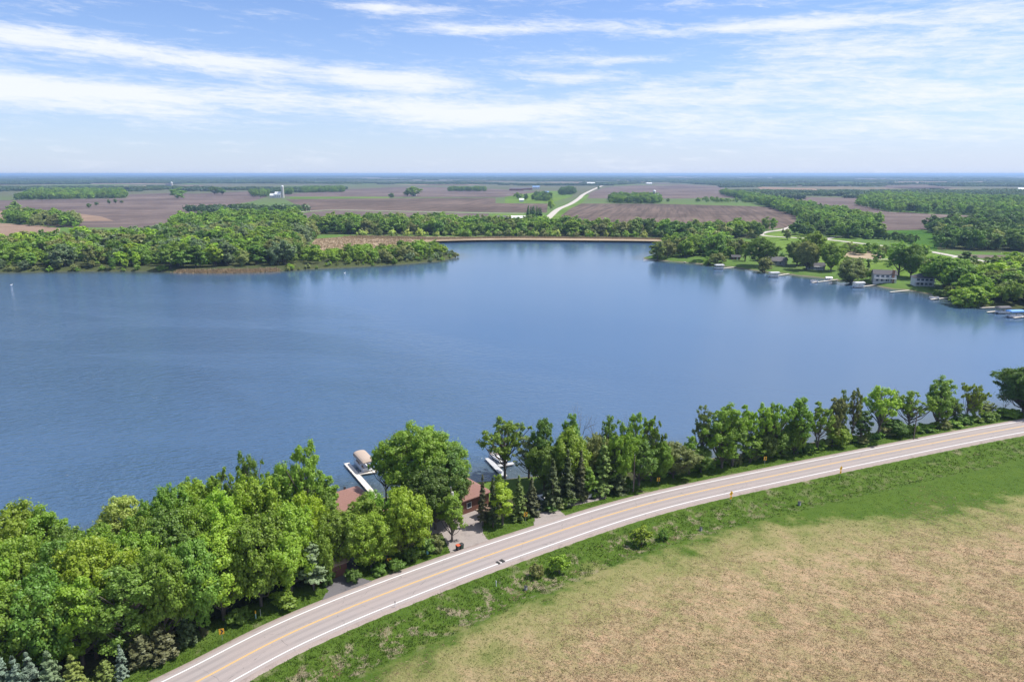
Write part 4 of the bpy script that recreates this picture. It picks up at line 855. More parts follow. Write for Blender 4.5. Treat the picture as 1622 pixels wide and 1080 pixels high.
# hand placed trees round the lake houses on the right shore
RT = [(1042, 409, 26, 28, 'far_0', 'olive', 'roundest tree at the very tip of the right peninsula'), (1057, 408, 22, 24, 'far_2', 'grey', 'grey green tree second from the tip of the right peninsula'), (1132, 412, 34, 36, 'far_4', 'deep', 'dark broad tree left of the small brown cabin'),
      (1203, 421, 34, 40, 'round_b', 'mid', 'large rounded tree left of the grey roofed house'), (1211, 428, 22, 26, 'far_1', 'grey', 'lower tree at the waterline left of the grey roofed house'), (1136, 417, 22, 18, 'far_0', 'grey', 'pale bushy tree by the shore left of the cabin'), (1122, 416, 18, 12, 'far_2', 'fresh', 'low rounded tree beside the pale bushy one'),
      (1168, 403, 16, 24, 'sparse', 'olive', 'thin leaved tree behind the small brown cabin'), (1180, 414, 14, 28, 'narrow', 'fresh', 'slim tree right of the small brown cabin'), (1262, 422, 30, 36, 'round_a', 'olive', 'brownish green tree right of the grey roofed house'), (1283, 420, 34, 46, 'tall_a', 'fresh', 'tall feathery tree behind the white porch house'),
      (1277, 428, 30, 40, 'round_c', 'grey', 'shady tree left of the white porch house'), (1316, 430, 34, 40, 'round_b', 'fresh', 'bright tree right of the white porch house'), (1348, 444, 40, 38, 'willow', 'grey', 'large grey willow by the water between shed and white house'), (1374, 436, 10, 20, 'spruce_a', 'dark', 'small dark conifer behind the white balcony house'),
      (1378, 443, 16, 14, 'bush_b', 'fresh', 'bush left of the white balcony house'), (1423, 437, 34, 44, 'tall_b', 'mid', 'tall dark tree left behind the hip roofed house'), (1442, 440, 34, 44, 'round_b', 'mid', 'broad tree right behind the hip roofed house'), (1424, 415, 26, 26, 'far_2', 'fresh', 'tree top beyond the white balcony house near the lane'), (1462, 408, 16, 17, 'far_1', 'fresh', 'smaller tree at the lane end'),
      (1495, 455, 56, 42, 'round_a', 'fresh', 'wide spreading tree right of the hip roofed house'), (1529, 442, 20, 34, 'narrow', 'dark', 'narrow dark conifer like tree right of the spreading tree'), (1537, 480, 44, 30, 'far_0', 'fresh', 'rounded pale green tree hanging over the water'), (1490, 466, 16, 14, 'bush_b', 'deep', 'dark bush at the water right of the hip roofed house'),
      (1605, 425, 34, 20, 'far_2', 'yellow', 'yellow green tree top beside the end of the road'), (1570, 455, 40, 30, 'far_4', 'bright', 'bright tree in the right shore wood'), (1600, 470, 44, 34, 'far_0', 'mid', 'large tree in the right shore wood near the blue lift'), (1100, 405, 26, 30, 'round_c', 'fresh', 'full green tree in the middle of the right peninsula'), (1085, 408, 24, 26, 'far_1', 'fresh', 'green tree right of the peninsula tip pair')]
for px, base, w, hpx, pr, col, lab in RT:
    x, y = G(px, base, -.2); z = terrain(x, y); sl = math.hypot(x, y); place_tree(pr, x, y, z, hpx * 1.06 / FPX * sl, w / FPX * sl * 1.05, col, 'shore_tree', lab, None, cat='tree' if 'bush' not in pr else 'shrub')
N_IND = 135
rest = []; n_sh = 0
for i, (s, d) in enumerate(CAND):
    if d['shrub']:
        if n_sh < 20: n_sh += 1; place_tree(d['proto'], d['x'], d['y'], d['z'], d['h'], d['w'], d['col'], 'willow_bush' if 'willow' in d['base'] else 'hedge_bush', full_label(d), d['group'], cat='shrub')
        else: rest.append(d)
    elif N_IND > 0: N_IND -= 1; place_tree(d['proto'], d['x'], d['y'], d['z'], d['h'], d['w'], d['col'], 'wood_tree', full_label(d), d['group'])
    else: rest.append(d)
print('CAND', len(CAND), 'rest', len(rest))

# instanced remainder
def scatter(name, pts, label, mesh_list, cat=None):
    """pts: list of (x,y,z,sx,sz,rot,idx); mesh_list: [(meshes tuple, colour)] -> geometry nodes instancing"""
    sub = bpy.data.collections.new(name + '_kinds')
    for k, (me, colr) in enumerate(mesh_list):
        me2 = me.copy(); me2.materials.clear(); me2.materials.append(M['leaf_wood'])
        ob = bpy.data.objects.new('%s_kind_%02d' % (name, k), me2); sub.objects.link(ob)
    cl = np.array([p[7] for p in pts], np.float32); cl = np.concatenate([cl * RNG.uniform(.85, 1.15, (len(cl), 1)), np.ones((len(cl), 1))], 1).astype(np.float32)
    me = bpy.data.meshes.new(name); A = np.array([p[:7] for p in pts], np.float32)
    me.vertices.add(len(A)); me.vertices.foreach_set('co', A[:, :3].ravel())
    at = me.attributes.new('sc', 'FLOAT_VECTOR', 'POINT'); at.data.foreach_set('vector', np.stack([A[:, 3], A[:, 3], A[:, 4]], 1).ravel())
    at = me.attributes.new('ro', 'FLOAT_VECTOR', 'POINT'); at.data.foreach_set('vector', np.stack([A[:, 5] * 0, A[:, 5] * 0, A[:, 5]], 1).astype(np.float32).ravel())
    at = me.attributes.new('ix', 'INT', 'POINT'); at.data.foreach_set('value', A[:, 6].astype(np.int32))
    at = me.attributes.new('tint', 'FLOAT_COLOR', 'POINT'); at.data.foreach_set('color', cl.ravel())
    o = link(name, me); tag(o, kind='stuff')
    if label: tag(o, label, cat)
    ng = bpy.data.node_groups.new(name, 'GeometryNodeTree'); ng.interface.new_socket('Geometry', in_out='INPUT', socket_type='NodeSocketGeometry'); ng.interface.new_socket('Geometry', in_out='OUTPUT', socket_type='NodeSocketGeometry')
    gi = ng.nodes.new('NodeGroupInput'); go = ng.nodes.new('NodeGroupOutput'); ip = ng.nodes.new('GeometryNodeInstanceOnPoints'); ci = ng.nodes.new('GeometryNodeCollectionInfo')
    ci.inputs['Collection'].default_value = sub; ci.inputs['Separate Children'].default_value = True; ci.inputs['Reset Children'].default_value = True
    ip.inputs['Pick Instance'].default_value = True
    for an, dt, sk in (('sc', 'FLOAT_VECTOR', 'Scale'), ('ro', 'FLOAT_VECTOR', 'Rotation'), ('ix', 'INT', 'Instance Index')):
        na = ng.nodes.new('GeometryNodeInputNamedAttribute'); na.data_type = dt; na.inputs['Name'].default_value = an; ng.links.new(na.outputs['Attribute'], ip.inputs[sk])
    ng.links.new(gi.outputs[0], ip.inputs['Points']); ng.links.new(ci.outputs[0], ip.inputs['Instance']); ng.links.new(ip.outputs[0], go.inputs[0])
    md = o.modifiers.new('instances', 'NODES'); md.node_group = ng
    return o
kinds = []; kindex = {}
for pr in ['far_0', 'far_1', 'far_2', 'far_3', 'far_4', 'far_5', 'far_spruce', 'far_bush_0', 'far_bush_1']:
    kindex[pr] = len(kinds); kinds.append((PR[pr]['crown'], None))
pts = [(d['x'], d['y'], d['z'], d['w'] / PR[d['proto']]['w'], d['h'] / PR[d['proto']]['h'], random.uniform(0, 6.28), kindex[d['proto']], tuple(t * 1.14 for t in C_[d['col']])) for d in rest]
scatter('distant_wood', pts, 'distant woods and tree belts round the far side of the lake', kinds, 'woodland')
# far landscape: belts of clumps with fields between, out to the horizon
FIELDS = [np.array([G(a, b) for a, b in q]) for q in ([(-500, 362), (-500, 314), (200, 312), (205, 305), (430, 301), (430, 320), (350, 334), (280, 356), (95, 366)], [(440, 312), (440, 307), (545, 299), (640, 295), (720, 295), (960, 294), (1050, 288), (1145, 294), (1220, 320), (1262, 340), (1200, 350), (440, 350)],
          [(1190, 295), (1300, 296), (1300, 305), (1210, 305)], [(1240, 310), (1362, 311), (1400, 335), (1700, 340), (1700, 360), (1300, 360)], [(1390, 293), (1482, 293.4), (1522, 298), (1405, 299)], [(1560, 316), (1700, 318), (1700, 326), (1566, 326)], [(812, 289.5), (925, 289.5), (935, 293), (805, 293)])]
pts = []; rng = np.random.default_rng(99)
for k in range(150):
    y = float(np.exp(rng.uniform(np.log(3300), np.log(15000)))); x = y * rng.uniform(-.8, .8); w = rng.uniform(200, 800) * (y / 4000) ** .5; d = rng.uniform(60, 240) * (y / 3500) ** 1.3; sk = rng.uniform(-.25, .25) * w
    P = np.array([(x - w / 2, y), (x + w / 2, y + rng.uniform(-.1, .1) * d), (x + w / 2 + sk, y + d), (x - w / 2 + sk, y + d * 1.1)])
    if any(inside(np.array([x]), np.array([y]), f)[0] for f in FIELDS): continue
    FIELDS.append(P); sheet('distant_field', None, .03 + .02 * (k % 7), M[('soil_tan', 'soil', 'soil_tan', 'lawn')[k % 4]], world_pts=[tuple(q) for q in P])
for (y0, y1, n) in ((1250, 2500, 900), (2500, 5000, 3600), (5000, 10000, 5200), (10000, 20000, 4600), (20000, 38000, 3200)):
    Y = rng.uniform(y0, y1, n * 3); X = Y * rng.uniform(-.86, .86, n * 3)
    v = np.sin(X / 900 + 1.3 * np.sin(Y / 1500)) + np.sin(Y / 340 + 1.5 * np.sin(X / 1300)) + .7 * np.sin(X / 370 - Y / 610) + rng.normal(size=len(X)) * .35
    k = v > (0.55 if y0 < 5000 else 0.05)
    for f in FIELDS: k &= ~inside(X, Y, f)
    X, Y = X[k][:n], Y[k][:n]
    s = (1.0, 1.0, 1.25, 1.5, 2.0)[[1250, 2500, 5000, 10000, 20000].index(y0)]
    for x, y in zip(X, Y): pts.append((x, y, 0, s * random.uniform(.7, 1.5), random.uniform(.5, 1.0), random.gauss(0, .25), random.randrange(3), random.choice(((.085, .14, .045), (.065, .115, .045), (.105, .155, .05), (.055, .095, .05)))))
scatter('horizon_wood', pts, 'hazy belts of trees stretching to the horizon', [(CL[k], None) for k in range(3)], 'woodland')

# ------------------------------------------------------------------ grass, straw and reeds
def tufts(name, X, Y, Z, hgt, wid, blades, mats, mi, lean, label, cat, spread=.25, seed=3, leandir=None):
    rng = np.random.default_rng(seed); n = len(X); N_ = n * blades
    bx = np.repeat(X, blades) + rng.normal(size=N_) * spread; by = np.repeat(Y, blades) + rng.normal(size=N_) * spread; bz = np.repeat(Z, blades) - .04
    a = rng.uniform(0, 6.28, N_); h = np.repeat(hgt, blades) * rng.uniform(.5, 1.2, N_); w = np.repeat(wid, blades) * rng.uniform(.6, 1.3, N_)
    la = rng.uniform(0, 6.28, N_) if leandir is None else leandir + rng.normal(size=N_) * .6
    ln = np.abs(rng.normal(size=N_)) * lean * h
    c, s = np.cos(a) * w, np.sin(a) * w
    V = np.stack([np.stack([bx - c, by - s, bz], 1), np.stack([bx + c, by + s, bz], 1), np.stack([bx + ln * np.cos(la), by + ln * np.sin(la), bz + h], 1)], 1).reshape(-1, 3)
    me = np_mesh(name, V, np.arange(N_ * 3).reshape(-1, 3), mats, mi=np.repeat(mi, blades))
    o = link(name, me); tag(o, label, cat, kind='stuff'); return o
def grass_mat(name, a, b):
    def f(N, out):
        r = N.new('ShaderNodeNewGeometry').outputs['Random Per Island']; c = N.mix(r, a, b)
        d = N.new('ShaderNodeBsdfDiffuse'); N.put(d.inputs[0], c); t = N.new('ShaderNodeBsdfTranslucent'); N.put(t.inputs[0], c)
        m1 = N.new('ShaderNodeMixShader'); m1.inputs[0].default_value = .3; N.l.new(d.outputs[0], m1.inputs[1]); N.l.new(t.outputs[0], m1.inputs[2]); N.l.new(m1.outputs[0], out.inputs['Surface'])
    return material(name, f)
M['straw'] = grass_mat('straw_blades', (0.20, 0.145, 0.085), (0.54, 0.41, 0.26)); M['blade'] = grass_mat('grass_blades', (0.042, 0.085, 0.014), (0.095, 0.150, 0.026)); M['olive_blade'] = grass_mat('olive_blades', (0.16, 0.18, 0.06), (0.30, 0.28, 0.13))
rng = np.random.default_rng(5)
def frame_pts(n, y0, y1):
    Y = y0 + (y1 - y0) * rng.uniform(0, 1, n) ** 1.25; X = Y * rng.uniform(-.88, .88, n); return X, Y
X, Y = frame_pts(150000, 78, 240); Z, S, L = terrain_full(X, Y)
k = (S < -16) & (S > -150); X, Y, Z, S = X[k], Y[k], Z[k], S[k]
nz = wob(X, Y, 6., 2) * 6 + wob(X, Y, 15., 5) * 7; Tn = -S + nz - np.maximum(X - 40, 0) * .22
kk = rng.random(len(X)) < np.interp(Tn, [10, 17, 30], [.35, .55, 1.0]); X, Y, Z, S, Tn = X[kk][:62000], Y[kk][:62000], Z[kk][:62000], S[kk][:62000], Tn[kk][:62000]
mi = np.where(Tn > 27 + rng.normal(size=len(X)) * 9, 0, np.where(Tn > 15 + rng.normal(size=len(X)) * 4, 2, 1)); mi = np.where((mi == 0) & ((rng.random(len(X)) < .08) | (wob(X, Y, 8.5, 9) + .6 * wob(X, Y, 2.7, 3) > 1.15)), 2, mi)
big = np.where(rng.random(len(X)) < .05, 1.7, 1.0)
tufts('meadow_grass', X, Y, Z, np.where(mi == 0, .20, .16) * big, np.full(len(X), .06), 6, [M['straw'], M['blade'], M['olive_blade']], mi, 2.0, 'dry straw coloured meadow grass mixed with green filling the lower right field', 'grass', leandir=-.5)
X, Y = frame_pts(170000, 74, 300); Z, S, L = terrain_full(X, Y)
dr = np.zeros(X.shape, bool)
for q in DRIVES: dr |= inside(X, Y, q)
k = (~dr) & (((S < -5.2) & (S > -11.8 - 3.5 * rng.random(len(X)))) | ((S > 5.2) & (S < 14) & (L > .5))); X, Y, Z, S = X[k][:40000], Y[k][:40000], Z[k][:40000], S[k][:40000]
mi = np.where((S < -7) & (S > -14.5) & (wob(X, Y, 2.3, 1) + wob(X, Y, .9, 4) * .8 + rng.normal(size=len(X)) * .35 > 1.05 + np.clip((X - 20) / 60, 0, 1) * .6), 0, 1)
tufts('verge_grass', X, Y, Z, np.where(S < -6.5, .30, .20), np.full(len(X), .07), 6, [M['straw'], M['blade']], mi, .6, 'rank green grass with dead stalks on the road verges and in the ditch', 'grass', seed=8)
# reeds along the far shores
def along(poly_px, n, jit, z=WATER):
    P = np.array([G(a, b, z) for a, b in poly_px]); sg = np.linalg.norm(np.diff(P, axis=0), axis=1); cs = np.concatenate([[0], np.cumsum(sg)]); t = rng.uniform(0, cs[-1], n)
    x = np.interp(t, cs, P[:, 0]); y = np.interp(t, cs, P[:, 1]); return x + rng.normal(size=n) * jit, y + rng.normal(size=n) * jit
xa, ya = along([(560, 378), (700, 381.5), (820, 379.5), (900, 380.2), (1000, 381.2), (1060, 382.6)], 9000, 7)
xb, yb = along([(280, 431.5), (340, 432), (400, 431), (440, 429.5)], 1500, 1.6)
xc = np.concatenate([xa, xb]); yc = np.concatenate([ya, yb]); zc_ = np.maximum(terrain_full(xc, yc)[0], WATER - .2); k = lake_d(xc, yc) > -4; xc, yc, zc_ = xc[k], yc[k], zc_[k]
tufts('reed_bed', xc, yc, zc_, np.full(len(xc), 1.1), np.full(len(xc), .35), 4, [M['straw']], np.zeros(len(xc), int), .15, 'pale dry reeds fringing the back of the bay', 'reeds', .8, 9)
X = rng.uniform(-240, -60, 9000); Y = rng.uniform(590, 780, 9000); pm = np.array([G(a, b) for a, b in [(485, 398), (500, 379), (560, 374.5), (640, 375), (655, 384), (618, 391), (560, 400)]]); k = inside(X, Y, pm)
tufts('marsh_grass', X[k], Y[k], 0 * X[k], np.full(k.sum(), 1.0), np.full(k.sum(), .3), 4, [M['straw']], np.zeros(k.sum(), int), .3, 'pale dry marsh grass behind the left peninsula', 'grass', .9, 10)

# ------------------------------------------------------------------ buildings
def shingle_fn(a, b):
    def f(N, out):
        tc = N.new('ShaderNodeTexCoord').outputs['Object']; x, y, z = N.sep(tc)
        row = N.m('FRACT', N.m('MULTIPLY', z, 5.0)); n = N.noise(tc, 3.0, 4, 0.7); c = N.mix(n, a, b)
        c = N.mix(N.mapr(row, 0.0, 0.18, 0.35, 0.0), c, tuple(t * .5 for t in a)); principled(N, out, c, 0.9)
    return f
M['roof_brown'] = material('brown_shingles', shingle_fn((.17, .085, .070), (.27, .15, .125)))
M['roof_dark'] = material('dark_shingles', shingle_fn((.050, .048, .055), (.10, .095, .10)))
M['roof_grey'] = material('grey_shingles', shingle_fn((.10, .095, .10), (.17, .16, .165)))
M['roof_red'] = plain('red_barn_paint', (.26, .06, .045), .7); M['roof_white'] = plain('white_metal_roof', (.72, .73, .74), .45); M['roof_blue'] = plain('blue_metal_roof', (.18, .30, .50), .45)
M['w_white'] = plain('white_siding', (.60, .60, .60), .7); M['w_grey'] = plain('grey_siding', (.28, .28, .29), .8); M['w_brown'] = plain('brown_siding', (.16, .07, .05), .8)
M['w_tan'] = plain('tan_siding', (.42, .34, .26), .8); M['glass'] = plain('window_glass', (.05, .07, .09), .12); M['wood_deck'] = plain('weathered_boards', (.24, .17, .12), .85, var=.3)
M['brick'] = plain('brick_chimney', (.28, .15, .10), .9, var=.3, scale=4); M['concrete'] = plain('concrete', (.5, .48, .45), .9); M['steel'] = plain('galvanised_steel', (.5, .5, .5), .4, .6)
M['black'] = plain('black_plastic', (.03, .03, .032), .55); M['blue_p'] = plain('blue_canvas', (.10, .28, .62), .6); M['sign_y'] = plain('yellow_sign_sheet', (.80, .42, .02), .45, var=.03)
M['dockw'] = plain('pale_dock_decking', (.62, .57, .50), .8, var=.1); M['dockg'] = plain('grey_dock_decking', (.42, .42, .42), .7, var=.1)
M['canvas'] = plain('beige_canvas', (.38, .30, .24), .8, var=.06, scale=.7); M['hull'] = plain('white_boat_hull', (.75, .75, .76), .3); M['pole'] = plain('pole_wood', (.15, .12, .10), .9, var=.35, scale=2)
M['lift_canvas'] = plain('pale_lift_canvas', (.46, .47, .48), .7); M['rubber'] = plain('tyre_rubber', (.02, .02, .02), .85)
def roof_mb(mb, L, W, z0, rh, ov, hip, m=0, th=.18):
    a, b = L / 2 + ov, W / 2 + ov; r = max(0.01, a - b * hip) if hip else a; zt = z0 + rh
    for dz, flip in ((0, False), (-th, True)):
        quads = [[(-a, -b, z0 + dz), (a, -b, z0 + dz), (r, 0, zt + dz), (-r, 0, zt + dz)], [(a, b, z0 + dz), (-a, b, z0 + dz), (-r, 0, zt + dz), (r, 0, zt + dz)]]
        if hip: quads += [[(a, -b, z0 + dz), (a, b, z0 + dz), (r, 0, zt + dz)], [(-a, b, z0 + dz), (-a, -b, z0 + dz), (-r, 0, zt + dz)]]
        for q in quads: mb.poly(q[::-1] if flip else q, m)
    mb.poly([(-a, -b, z0 - th), (a, -b, z0 - th), (a, -b, z0), (-a, -b, z0)], m); mb.poly([(a, b, z0 - th), (-a, b, z0 - th), (-a, b, z0), (a, b, z0)], m)
    if hip: mb.poly([(a, -b, z0 - th), (a, b, z0 - th), (a, b, z0), (a, -b, z0)], m); mb.poly([(-a, b, z0 - th), (-a, -b, z0 - th), (-a, -b, z0), (-a, b, z0)], m)
    else:
        for sx in (a, -a):
            for sy in (1, -1): mb.poly([(sx, sy * b, z0 - th), (sx, 0, zt - th), (sx, 0, zt), (sx, sy * b, z0)], m)
def add_window(parent, side, u, z, w, h, L, W, frame='w_white', nm='window', fill='glass'):
    """side: 'S' (-y) 'N' 'E' 'W'; u along the wall"""
    d = Vector({'S': (0, -1, 0), 'N': (0, 1, 0), 'E': (1, 0, 0), 'W': (-1, 0, 0)}[side]); t = Vector((0, 0, 1)).cross(d)
    off = W / 2 if side in 'SN' else L / 2; c = d * off + t * u + Vector((0, 0, z))
    rot = Matrix((( t.x, d.x, 0, c.x), (t.y, d.y, 0, c.y), (0, 0, 1, c.z), (0, 0, 0, 1)))
    f = MB(); e = .09
    f.box(-w / 2 - e, -w / 2, -.05, .06, -h / 2 - e, h / 2 + e, 0, rot); f.box(w / 2, w / 2 + e, -.05, .06, -h / 2 - e, h / 2 + e, 0, rot)
    f.box(-w / 2, w / 2, -.05, .06, h / 2, h / 2 + e, 0, rot); f.box(-w / 2, w / 2, -.05, .06, -h / 2 - e, -h / 2, 0, rot)
    fo = f.build(nm, M[frame], parent); g = MB(); g.box(-w / 2, w / 2, -.04, .03, -h / 2, h / 2, 0, rot); g.build('pane' if nm == 'window' else 'panel', M[fill], fo)
def house(name, loc, rz, L, W, H, rh, wall, roof, label, cat='house', group=None, hip=0, wins=(), doors=(), ov=.5, scale=1.0):
    t = empty(name, loc, rz, label, cat, group); t.scale = (scale,) * 3
    w = MB(); w.box(-L / 2, L / 2, -W / 2, W / 2, -1.2, H)
    if not hip:
        for sx in (-1, 1): w.poly([(sx * L / 2, -W / 2 * sx, H + .001), (sx * L / 2, W / 2 * sx, H + .001), (sx * L / 2, 0, H + rh * .93)])
    w.build('wall', M[wall], t); r = MB(); roof_mb(r, L, W, H + .06, rh, ov, hip); ro = r.build('roof', M[roof], t)
    for a in wins: add_window(t, *a, L, W)
    for side, u, ww, hh in doors: add_window(t, side, u, hh / 2 + .05, ww, hh, L, W, 'w_white', 'door', 'w_white' if wall != 'w_white' else 'w_grey')
    return t, ro
def yaw(a, b):
    return math.atan2(b[1] - a[1], b[0] - a[0])
RZ = R(39)
# left brown roofed house (main block and wing)
p = Gt(538, 818)
hA, rA = house('lake_house', (p.x, p.y, p.z), RZ, 12, 8.5, 3.2, 2.4, 'w_brown', 'roof_brown', 'brown roofed house by the water next to the dock with the beige canopy', hip=1, ov=.6,
               wins=[('S', -4.5, 1.7, 1.4, 1.2), ('S', 0, 1.7, 1.6, 1.2), ('N', -4, 1.7, 2.2, 1.4), ('N', 3, 1.7, 2.2, 1.4), ('W', 0, 1.7, 1.5, 1.2)], doors=[('S', 4, 1.0, 2.05)])
m = MB(); m.tube((-3.5, 1.2, 5.0), (-3.5, 1.2, 6.5), .16, n=10); m.build('flue', M['steel'], rA)
for q in ((2.2, 1.6), (-1.2, -1.6)): m = MB(); m.box(q[0] - .18, q[0] + .18, q[1] - .18, q[1] + .18, 4.2, 5.45); m.build('vent', M['black'], rA)
p2 = Gt(604, 838)
m = MB(); house('lake_house_wing', (p2.x, p2.y, p2.z), RZ + R(90), 9, 7, 2.9, 2.2, 'w_brown', 'roof_brown', 'smaller brown roofed building behind the yellow green tree', hip=1, wins=[('S', 0, 1.6, 1.2, 1.1), ('W', 0, 1.6, 1.2, 1.1)], doors=[('E', 1, .95, 2.0)])
pB = Gt(724, 802)
hB, rB = house('lake_house', (pB.x, pB.y, pB.z), RZ, 11, 8, 3.3, 2.6, 'w_brown', 'roof_brown', 'brown house with a white door facing the gravel yard', hip=1, ov=.5,
               wins=[('S', -3, 1.8, 1.4, 1.2), ('S', .3, 1.8, 1.0, 1.1), ('E', 2.0, 1.8, 1.2, 1.1), ('N', 0, 1.8, 2.4, 1.5)], doors=[('S', 3.6, 1.0, 2.1)])
dk = MB(); dk.box(1.9, 5.6, -6.0, -4.05, -.1, .35)
for x in np.arange(2.0, 5.6, .3): dk.box(x, x + .06, -6.0, -5.94, .35, 1.25)
dk.box(1.9, 5.6, -6.03, -5.9, 1.25, 1.33); dk.build('deck', M['wood_deck'], hB)
# garage and cars by the left drive
p = Gt(512, 908)
hG, _ = house('garage', (p.x, p.y, p.z), RZ, 6.5, 5.5, 2.5, 1.3, 'w_brown', 'wood_deck', 'small dark brown garage half hidden beside the dark asphalt drive', 'garage', doors=[('E', 0, 2.6, 2.1)], ov=.3)
def car(x, y, z, rz, paint, label, kind='car', group=None):
    t = empty('parked_' + kind, (x, y, z), rz, label, kind, group)
    P = plain('car_paint_%s' % kind + label[:6], paint, .25, .1, .02); b = MB()
    if kind == 'truck': prof = [(-2.7, .45), (2.6, .45), (2.72, .75), (2.65, 1.0), (1.5, 1.12), (.9, 1.14), (-2.68, 1.14), (-2.75, .8)]; cab = [(-.75, 1.12), (1.35, 1.12), (.75, 1.78), (-.65, 1.82)]
    else: prof = [(-2.2, .40), (2.2, .40), (2.28, .62), (2.15, .86), (1.15, .98), (-1.6, 1.02), (-2.22, .95), (-2.28, .6)]; cab = [(-1.85, 1.0), (1.15, .97), (.35, 1.45), (-1.35, 1.5)]
    b.prism(prof, -.9, .9); b.build('body', P, t)
    c = MB(); c.prism(cab, -.78, .78); co = c.build('cabin', M['glass'], t)
    r = MB(); x0, x1 = cab[3][0] + .05, cab[2][0] - .05; r.box(x0, x1, -.76, .76, cab[3][1] - .02, cab[3][1] + .05); r.build('roof_panel', P, t)
    for sx in (-1.42, 1.42):
        for sy in (-1, 1):
            w = MB(); w.tube((sx, sy * .92, .34), (sx, sy * .70, .34), .34, n=16); wo = w.build('wheel', M['rubber'], t); h = MB(); h.tube((sx, sy * .94, .34), (sx, sy * .90, .34), .19, n=10); h.build('rim', M['steel'], wo)
    for sy in (-1, 1): l = MB(); l.box(prof[2][0] - .14, prof[2][0] - .01, sy * .62 - .16, sy * .62 + .16, .66, .80); l.build('headlight', M['hull'], t)
    return t
p = Gt(537, 897); car(p.x, p.y, p.z, RZ + R(60), (.55, .60, .66), 'white car parked under the trees beside the dark brown garage')
p = Gt(916, 791); car(p.x, p.y, p.z, RZ + R(-5), (.62, .64, .68), 'silver car parked behind the roadside spruces, left of the white truck')
p = Gt(941, 784); car(p.x, p.y, p.z, RZ + R(-2), (.74, .74, .75), 'white truck parked behind the roadside spruces', 'truck')
p = Gt(864, 795); car(p.x, p.y, p.z, RZ + R(75), (.72, .72, .72), 'white vehicle standing at the end of the second gravel drive')
# ------------------------------------------------------------------ docks and lifts
def dock(a, b, width, z, mat, label, cross=None, group=None, sec=3.0, posts=True):
    A = Vector((*G(*a, z), 0)); Bv = Vector((*G(*b, z), 0)); t = empty('dock', (A.x, A.y, z), yaw(A, Bv), label, 'dock', group); L = (Bv - A).length
    def run(Mx, L, w):
        n = max(1, round(L / sec)); s = L / n
        for i in range(n):
            m = MB(); m.box(i * s + .02, (i + 1) * s - .02, -w / 2, w / 2, -.12, 0, 0, Mx); m.box(i * s + .02, (i + 1) * s - .02, -w / 2 - .03, -w / 2, -.16, .02, 0, Mx); m.box(i * s + .02, (i + 1) * s - .02, w / 2, w / 2 + .03, -.16, .02, 0, Mx)
            m.build('dock_section', M[mat], t)
            if posts:
                for sy in (-1, 1): q = MB(); q.tube(Mx @ Vector((i * s + .1, sy * (w / 2 + .08), -1.6)), Mx @ Vector((i * s + .1, sy * (w / 2 + .08), .45)), .035, n=6); q.build('dock_post', M['steel'], t)
    run(Matrix.Identity(4), L, width)
    if cross:
        C = Vector((*G(*cross[0], z), 0)); D = Vector((*G(*cross[1], z), 0)); inv = (Matrix.Translation((A.x, A.y, 0)) @ Matrix.Rotation(yaw(A, Bv), 4, 'Z')).inverted()
        c = inv @ C; d = inv @ D; c.z = d.z = 0; dd = (d - c); ang = math.atan2(dd.y, dd.x); c = c + dd.normalized() * (width / 2 + .1)
        run(Matrix.Translation(c) @ Matrix.Rotation(ang, 4, 'Z'), (d - c).length, width)
    return t
def pontoon(loc, rz, L, label, canopy_col=None, group=None, canopy_label=None, small=False, cw=3.2):
    """boat with rails; the lift and its canopy are a thing of their own"""
    t = empty('pontoon_boat', loc, rz, label, 'boat', group)
    for sy in (-1, 1):
        m = MB(); m.tube((-L / 2, sy * .9, .25), (L / 2 - .7, sy * .9, .25), .33, n=10); m.tube((L / 2 - .7, sy * .9, .25), (L / 2, sy * .9, .42), .33, .06, 10); m.build('pontoon', M['steel'], t)
    m = MB(); m.box(-L / 2, L / 2 - .2, -1.2, 1.2, .60, .70); m.build('deck', M['hull'], t)
    m = MB()
    for y in (-1.18, 1.18): m.box(-L / 2 + .1, L / 2 - .5, y - .02, y + .02, .72, 1.28)
    for x in (-L / 2 + .1, L / 2 - .5): m.box(x - .02, x + .02, -1.15, 1.15, .72, 1.28)
    m.build('side_rail', M['hull'], t)
    for x in (-L / 2 + 1.0, L / 2 - 1.6):
        for y in (-.85, .85): m = MB(); m.box(x - .6, x + .6, y - .26, y + .26, .70, 1.1); m.box(x - .6, x - .45, y - .26, y + .26, 1.1, 1.45); m.build('seat', M['canvas'], t)
    if canopy_col:
        u = empty('boat_lift', loc, rz, canopy_label, 'boat lift'); H = 2.9; LL = L + .8
        m = MB()
        for x in (-LL / 2 + .8, LL / 2 - .8):
            for y in (-cw / 2 + .1, cw / 2 - .1): m.tube((x, y, -1.4), (x, y, H - .1), .06, n=6)
        m.build('lift_frame', M['steel'], u); m = MB(); prof = []
        for k in range(9): a = math.pi * k / 8; prof.append((math.cos(a) * cw / 2, H + math.sin(a) ** .8 * .75))
        xs = [-LL / 2, -LL / 2 + .5, LL / 2 - .5, LL / 2]; sc_ = [.86, 1, 1, .86]
        rows = [[(x, y * s, H + (z - H) * (s if s == 1 else .35)) for y, z in prof] for x, s in zip(xs, sc_)]
        for r0, r1 in zip(rows, rows[1:]):
            for k in range(8): m.poly([r0[k], r0[k + 1], r1[k + 1], r1[k]])
        for sgn, r0 in ((1, rows[0]), (-1, rows[-1])): m.poly(r0[::sgn])
        for sy in (-1, 1): m.box(-LL / 2 + .5, LL / 2 - .5, sy * cw / 2 - .02, sy * cw / 2 + .02, H - .35, H + .01)
        m.build('canopy', M[canopy_col], u)
    return t
dock((549, 733), (597, 788), 1.25, -1.45, 'dockw', 'pale L shaped dock leading to the boat under the beige canopy', ((564, 750), (598, 745.5)))
